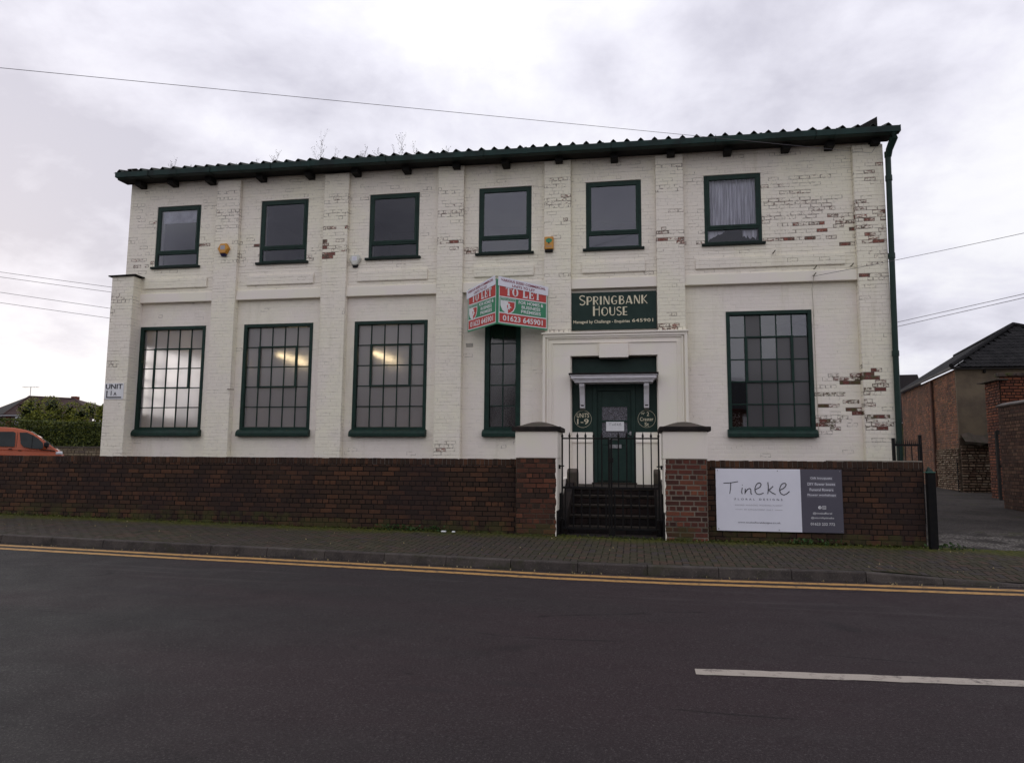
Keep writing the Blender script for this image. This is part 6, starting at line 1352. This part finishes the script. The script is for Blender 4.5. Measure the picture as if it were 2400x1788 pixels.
# ------------------------------------------------------------------ buildings along the lane
LANEB = mat_brick('orange lane brick', (.070, .025, .014), (.150, .050, .023), (.22, .080, .035), (.15, .11, .08), .48, (.045, .026, .018), mlight=.9)
LANEP = mat_brick('orange pier brick', (.075, .024, .014), (.155, .046, .023), (.21, .068, .030), (.045, .028, .020), .25, (.05, .025, .018), mlight=.3)
LANEW = mat_brick('brown washed brick', (.070, .040, .030), (.12, .062, .044), (.17, .10, .065), (.075, .055, .045), .40, (.045, .034, .032), mlight=.6)
M_CEM = simple('grey cement render', (.165, .130, .090), (.10, .078, .060), 1.1, .9, .5); M_RUB = mat_stone('rubble stone', [(.14, .085, .06), (.26, .19, .13), (.12, .065, .045), (.32, .26, .19), (.18, .12, .085)], (.075, .055, .042))
def lane_house():
    h = empty('lane_house', (11.5, 28, -.9), label='brick and rendered building with a dark tiled hip roof on the right', cat='house')
    C0 = Vector((10.72, 26.5, 0)); C1 = Vector((11.95, 35.2, 0)); d = (C1-C0); Ln = d.length; U = d.normalized(); N = Vector((-U.y, U.x, 0))
    ze = 3.28
    # left wall, seen edge on; u runs from the far end to the near corner
    F = Face((C1.x, C1.y, 0), -U, N)
    cells = cells_bond(0, Ln, .62, ze, garden=4)+cells_bond(0, Ln-2.9, -1.1, .62, garden=4)
    brickwork(h, [(F, cells)], LANEB, joint=.014, prof=.006, ch=.004, nobj=150, jit=.004)
    core = MB(); core.add([C0+Vector((0, .02, -1.2)), C1+Vector((0, 0, -1.2)), C1+Vector((0, 0, ze)), C0+Vector((0, .02, ze)), C0+Vector((.3, .02, -1.2)), C1+Vector((.3, 0, -1.2)), C1+Vector((.3, 0, ze)), C0+Vector((.3, .02, ze))], [(0, 1, 2, 3), (4, 5, 6, 7), (0, 4, 7, 3), (1, 5, 6, 2), (3, 2, 6, 7)]); core.build('wall', LANEB, h)
    brickwork(h, [(Face((C0.x+U.x*2.9, C0.y+U.y*2.9, 0), -U, N), stone_cells(0, 2.9, -1.05, .62, (.05, .11), (.07, .24)))], M_RUB, joint=.02, prof=.045, ch=.02, nobj=60, pname='stone', stuff='stonework', jit=.03, tilt=.2)
    # front: cement render over rubble
    box('rendered_wall', M_CEM, h, C0.x-.005, 18.5, 26.46, 26.50, .95, ze, .0)
    brickwork(h, [(Face((C0.x, 26.47, 0), (1, 0, 0), (0, -1, 0)), stone_cells(0, 4.0, -1.05, .70, (.05, .12), (.08, .26)))], M_RUB, joint=.02, prof=.045, ch=.02, nobj=100, pname='stone', stuff='stonework', jit=.03, tilt=.2)
    box('rubble_backing', M_RUB, h, C0.x+.01, 14.7, 26.475, 26.50, -1.2, .95)
    mb = MB(); n = 14
    for i in range(n+1):
        x = C0.x+.05+3.2*i/n; z = .98+.05*math.sin(i*1.9)+.03*random.random(); mb.v += [(x, 26.20, .72+.04*math.sin(i*2.3)), (x, 26.16, .80+.03*math.cos(i)), (x, 26.47, z+.10)]
    mb.f = [(3*i+j, 3*i+3+j, 3*i+4+j, 3*i+1+j) for i in range(n) for j in (0, 1)]; mb.build('stone_ledge', M_STONE, h)
    MB().tube([C0+Vector((-.04, .12, -1)), C0+Vector((-.04, .12, .25))], .03).build('conduit', M_DARKW, h)
    # drainpipe and flat dark strip on the side wall
    p = C0+U*3.05-Vector((.07, 0, 0)); MB().tube([p+Vector((0, 0, -1)), p+Vector((0, 0, 3.2))], .055, 8).build('drainpipe', simple('brown drainpipe', (.12, .06, .045), (.07, .045, .035), 5, .7), h)
    q = C0+U*3.6-Vector((.02, 0, 0)); MB().add([q+Vector((0, -.25, -1)), q+Vector((.06, .35, -1)), q+Vector((.06, .35, 3.1)), q+Vector((0, -.25, 3.1))], [(0, 1, 2, 3)]).build('dark_strip', simple('dark wall strip', (.045, .025, .02), (.03, .02, .017), 3, .9), h)
    # gutters
    g0 = C0+Vector((-.16, -.16, ze+.03)); g1 = C1+Vector((-.16, 0, ze+.03)); MB().tube([g1, g0, Vector((18.6, 26.3, ze+.03))], .055, 8).build('gutter', simple('pale grey gutter', (.13, .125, .125), (.09, .085, .085), 5, .8, .1), h)
    for x in (11.6, 13.1, 14.6): MB().box(x-.03, x+.03, 26.36, 26.48, ze-.14, ze-.02).build('gutter_bracket', M_DARKW, h)
    # hip roof with interlocking tiles
    M = simple('charcoal interlocking tile', (.013, .013, .014), (.024, .023, .024), 3, .9, .3, .06); pitch = math.tan(rad(28.5)); A = Vector((14.26, 29.95, 5.37))
    E0 = Vector((10.5, 26.2, ze+.05)); E1 = Vector((18.6, 26.2, ze+.05)); mb = MB()
    top2 = Vector((15.4, 38, 5.37)); EL = Vector((11.75, 35.4, ze+.05))
    mb.add([E0+Vector((.05, .05, -.03)), E1+Vector((0, 0, -.03)), A+Vector((0, 0, -.04))], [(0, 1, 2)]); mb.add([E0, A, top2, EL], [(0, 1, 2, 3)]); mb.add([E1, Vector((19, 38, ze)), top2, A], [(0, 1, 2, 3)]); mb.build('roof_slope', M, h)
    me = None; r = 0; tl = .30; rows = int((A-E0).y/ (tl*math.cos(rad(28.5))))+1
    for r in range(rows):
        y = 26.2+r*tl*math.cos(rad(28.5)); z = ze+.05+(y-26.2)*pitch; f = (y-26.2)/(29.95-26.2)
        xa = 10.5+(14.26-10.5)*f+.1; xb = 18.6+(14.26-18.6)*f-.1; x = 10.5+math.ceil((xa-10.5)/.30)*.30
        while x < xb-.25 and x < 16.5:
            if me is None:
                t = MB()
                for i in range(9): u = i/8; hz = .022*(1+math.cos(u*4*math.pi))/2; t.v += [(u*.295, -.012, hz), (u*.295, .33*math.cos(rad(28.5)), .33*math.sin(rad(28.5))+hz-.012), (u*.295, -.012, hz-.022)]
                for i in range(8): a = 3*i; t.f += [(a, a+3, a+4, a+1), (a+2, a+5, a+3, a)]
                o = t.build('tile', M, h); me = o.data
            else: o = bpy.data.objects.new('tile', me); COL.objects.link(o); o.parent = h
            o.location = Vector((x, y, z+random.uniform(0, .004)))-h.location; x += .30
    MB().tube([E0+Vector((0, 0, .04)), A+Vector((0, 0, .05)), top2], .075, 8).build('hip_tiles', M, h); MB().tube([A+Vector((0, 0, .05)), E1], .075, 8).build('hip_tiles', M, h)
lane_house()
def lane_pier():
    h = empty('brick_outbuilding', (11.7, 23.4, -1), label='bright orange brick outbuilding corner in front of the grey rendered wall', cat='outbuilding')
    C = Vector((10.44, 22.9, 0)); D = Vector((10.53, 24.0, 0)); U = (C-D).normalized(); N = Vector((U.y, -U.x, 0))
    if N.x > 0: N = -N
    faces = [(Face((D.x, D.y, 0), U, N), cells_bond(0, 1.1, -1.1, 2.55, garden=3)), (Face((C.x, C.y, 0), (1, 0, 0), (0, -1, 0)), cells_bond(0, 4.2, -1.1, 2.62, garden=4))]
    MB().add([(10.45, 22.91, -1.1), (14.6, 22.91, -1.1), (14.6, 24, -1.1), (10.54, 24, -1.1), (10.45, 22.91, 2.55), (14.6, 22.91, 2.6), (14.6, 24, 2.6), (10.54, 24, 2.55)], [(0, 1, 5, 4), (1, 2, 6, 5), (2, 3, 7, 6), (3, 0, 4, 7), (4, 5, 6, 7)]).build('core', LANEP, h)
    brickwork(h, faces, LANEP, joint=.016, prof=.010, ch=.006, nobj=200, jit=.012, tilt=.03)
    k = 0; x = 10.4
    while x < 14: MB().box(x, x+.22, 22.84, 23.1, 2.60+random.uniform(0, .05), 2.69+random.uniform(0, .03)).build('coping_brick', LANEW, h, .01); x += .235
    MB().box(10.30, 10.62, 22.78, 24.0, 2.50, 2.535).build('slate_ledge', M_STONE, h)
    # dark timber doorway frame at the foot
    for a in ((10.20, 10.27, 22.80, 22.88, -1.05, 1.02), (10.02, 10.10, 20.9, 21.0, -1.05, 1.05)): MB().box(*a).build('door_post', M_DARKW, h)
    MB().box(10.22, 10.9, 22.78, 22.86, .92, 1.05).build('lintel', M_DARKW, h); MB().box(10.24, 10.8, 22.80, 22.86, -.02, .06).build('rail', M_DARKW, h)
lane_pier()
lw = empty('lane_wall', (9.1, 16, -1.1), label='tall brown washed brick wall along the right side of the lane', cat='wall')
brickwork(lw, [(Face((9.04, 20.0, 0), (0, -1, 0), (-1, 0, 0)), cells_bond(0, 9.0, -1.45, 1.50, garden=4)), (Face((9.34, 20.0, 0), (-1, 0, 0), (0, 1, 0)), cells_bond(0, .3, -1.2, 1.50, garden=0))], LANEW, joint=.012, prof=.006, ch=.004, nobj=200, jit=.004)
box('wall_core', LANEW, lw, 9.046, 9.30, 11.0, 19.99, -1.6, 1.5); MB().prism([(9.0, 1.50), (9.0, 1.53), (9.17, 1.60), (9.34, 1.53), (9.34, 1.50)], 'y', 11.0, 20.03).build('coping', simple('mortar coping', (.16, .14, .13), (.10, .09, .085), 3, .9, .5), lw)
def far_house():
    h = empty('far_house', (15.5, 46, 0), label='dark roofed building far behind, beside the downpipe', cat='house')
    M = simple('dull brown roof', (.040, .034, .036), (.03, .027, .028), 1, .9)
    MB().add([(11.5, 45, 2.5), (17.0, 45, 2.5), (16.2, 45, 5.3), (12.0, 45, 5.25), (11.5, 49, 2.5), (17, 49, 2.5), (16.2, 48, 5.3), (12, 48, 5.25)], [(0, 1, 2, 3), (1, 5, 6, 2), (3, 2, 6, 7), (0, 3, 7, 4)]).build('roof', M, h); MB().box(11.7, 16.8, 45.2, 49, -1, 2.5).build('wall', LANEB, h)
far_house()
# tip of a brown-leaved branch at the left frame edge
tb = empty('tree_branch', (-23.8, 22, 0), label='tip of a brown-leaved tree branch at the far left edge', cat='tree'); mb = MB(); random.seed(3)
for c, r in (((-22.75, 22, 3.25), .10), ((-22.85, 22, 2.1), .0)): 
    for _ in range(60): leaves(mb, Vector(c)+Vector((random.gauss(0, 1), random.gauss(0, 1), random.gauss(0, 1)))*max(r, .08)*.8, .07)
mb.build('leaves', simple('brown leaf', (.12, .06, .03), (.08, .04, .02), 9, .8, 0), tb); MB().tube([(-24.6, 22, -.5), (-24.4, 22, 2.0), (-23.4, 22, 3.0), (-22.55, 22, 3.22)], [.12, .09, .03, .012]).build('trunk', M_TWIG, tb)
# houses on the opposite side of the street (behind the camera, mirrored in the panes)
def opposite():
    M = simple('opposite brick', (.12, .06, .045), (.09, .05, .04), 2, .9); MR = simple('opposite slate', (.04, .04, .045), (.03, .03, .033), 2, .8)
    for k, x in enumerate((-26, -15.5, -5, 5.5, 16)):
        h = empty('opposite_house', (x, -16, -1.5), label='brick house across the street behind the camera, number %s from the left' % ['one', 'two', 'three', 'four', 'five'][k], cat='house', group='houses across the street')
        box('wall', M, h, x-4, x+4, -20, -14, -1.6, 3.6)
        MB().prism([(-20.4, 3.6), (-13.6, 3.6), (-17, 5.9)], 'x', x-4.2, x+4.2).build('roof', MR, h)
        for a in (-2.4, 1.2):
            for z in (-.4, 2.0): box('window', M_SIGNWHITE2, h, x+a, x+a+1.3, -14.02, -13.95, z, z+1.2)
opposite()
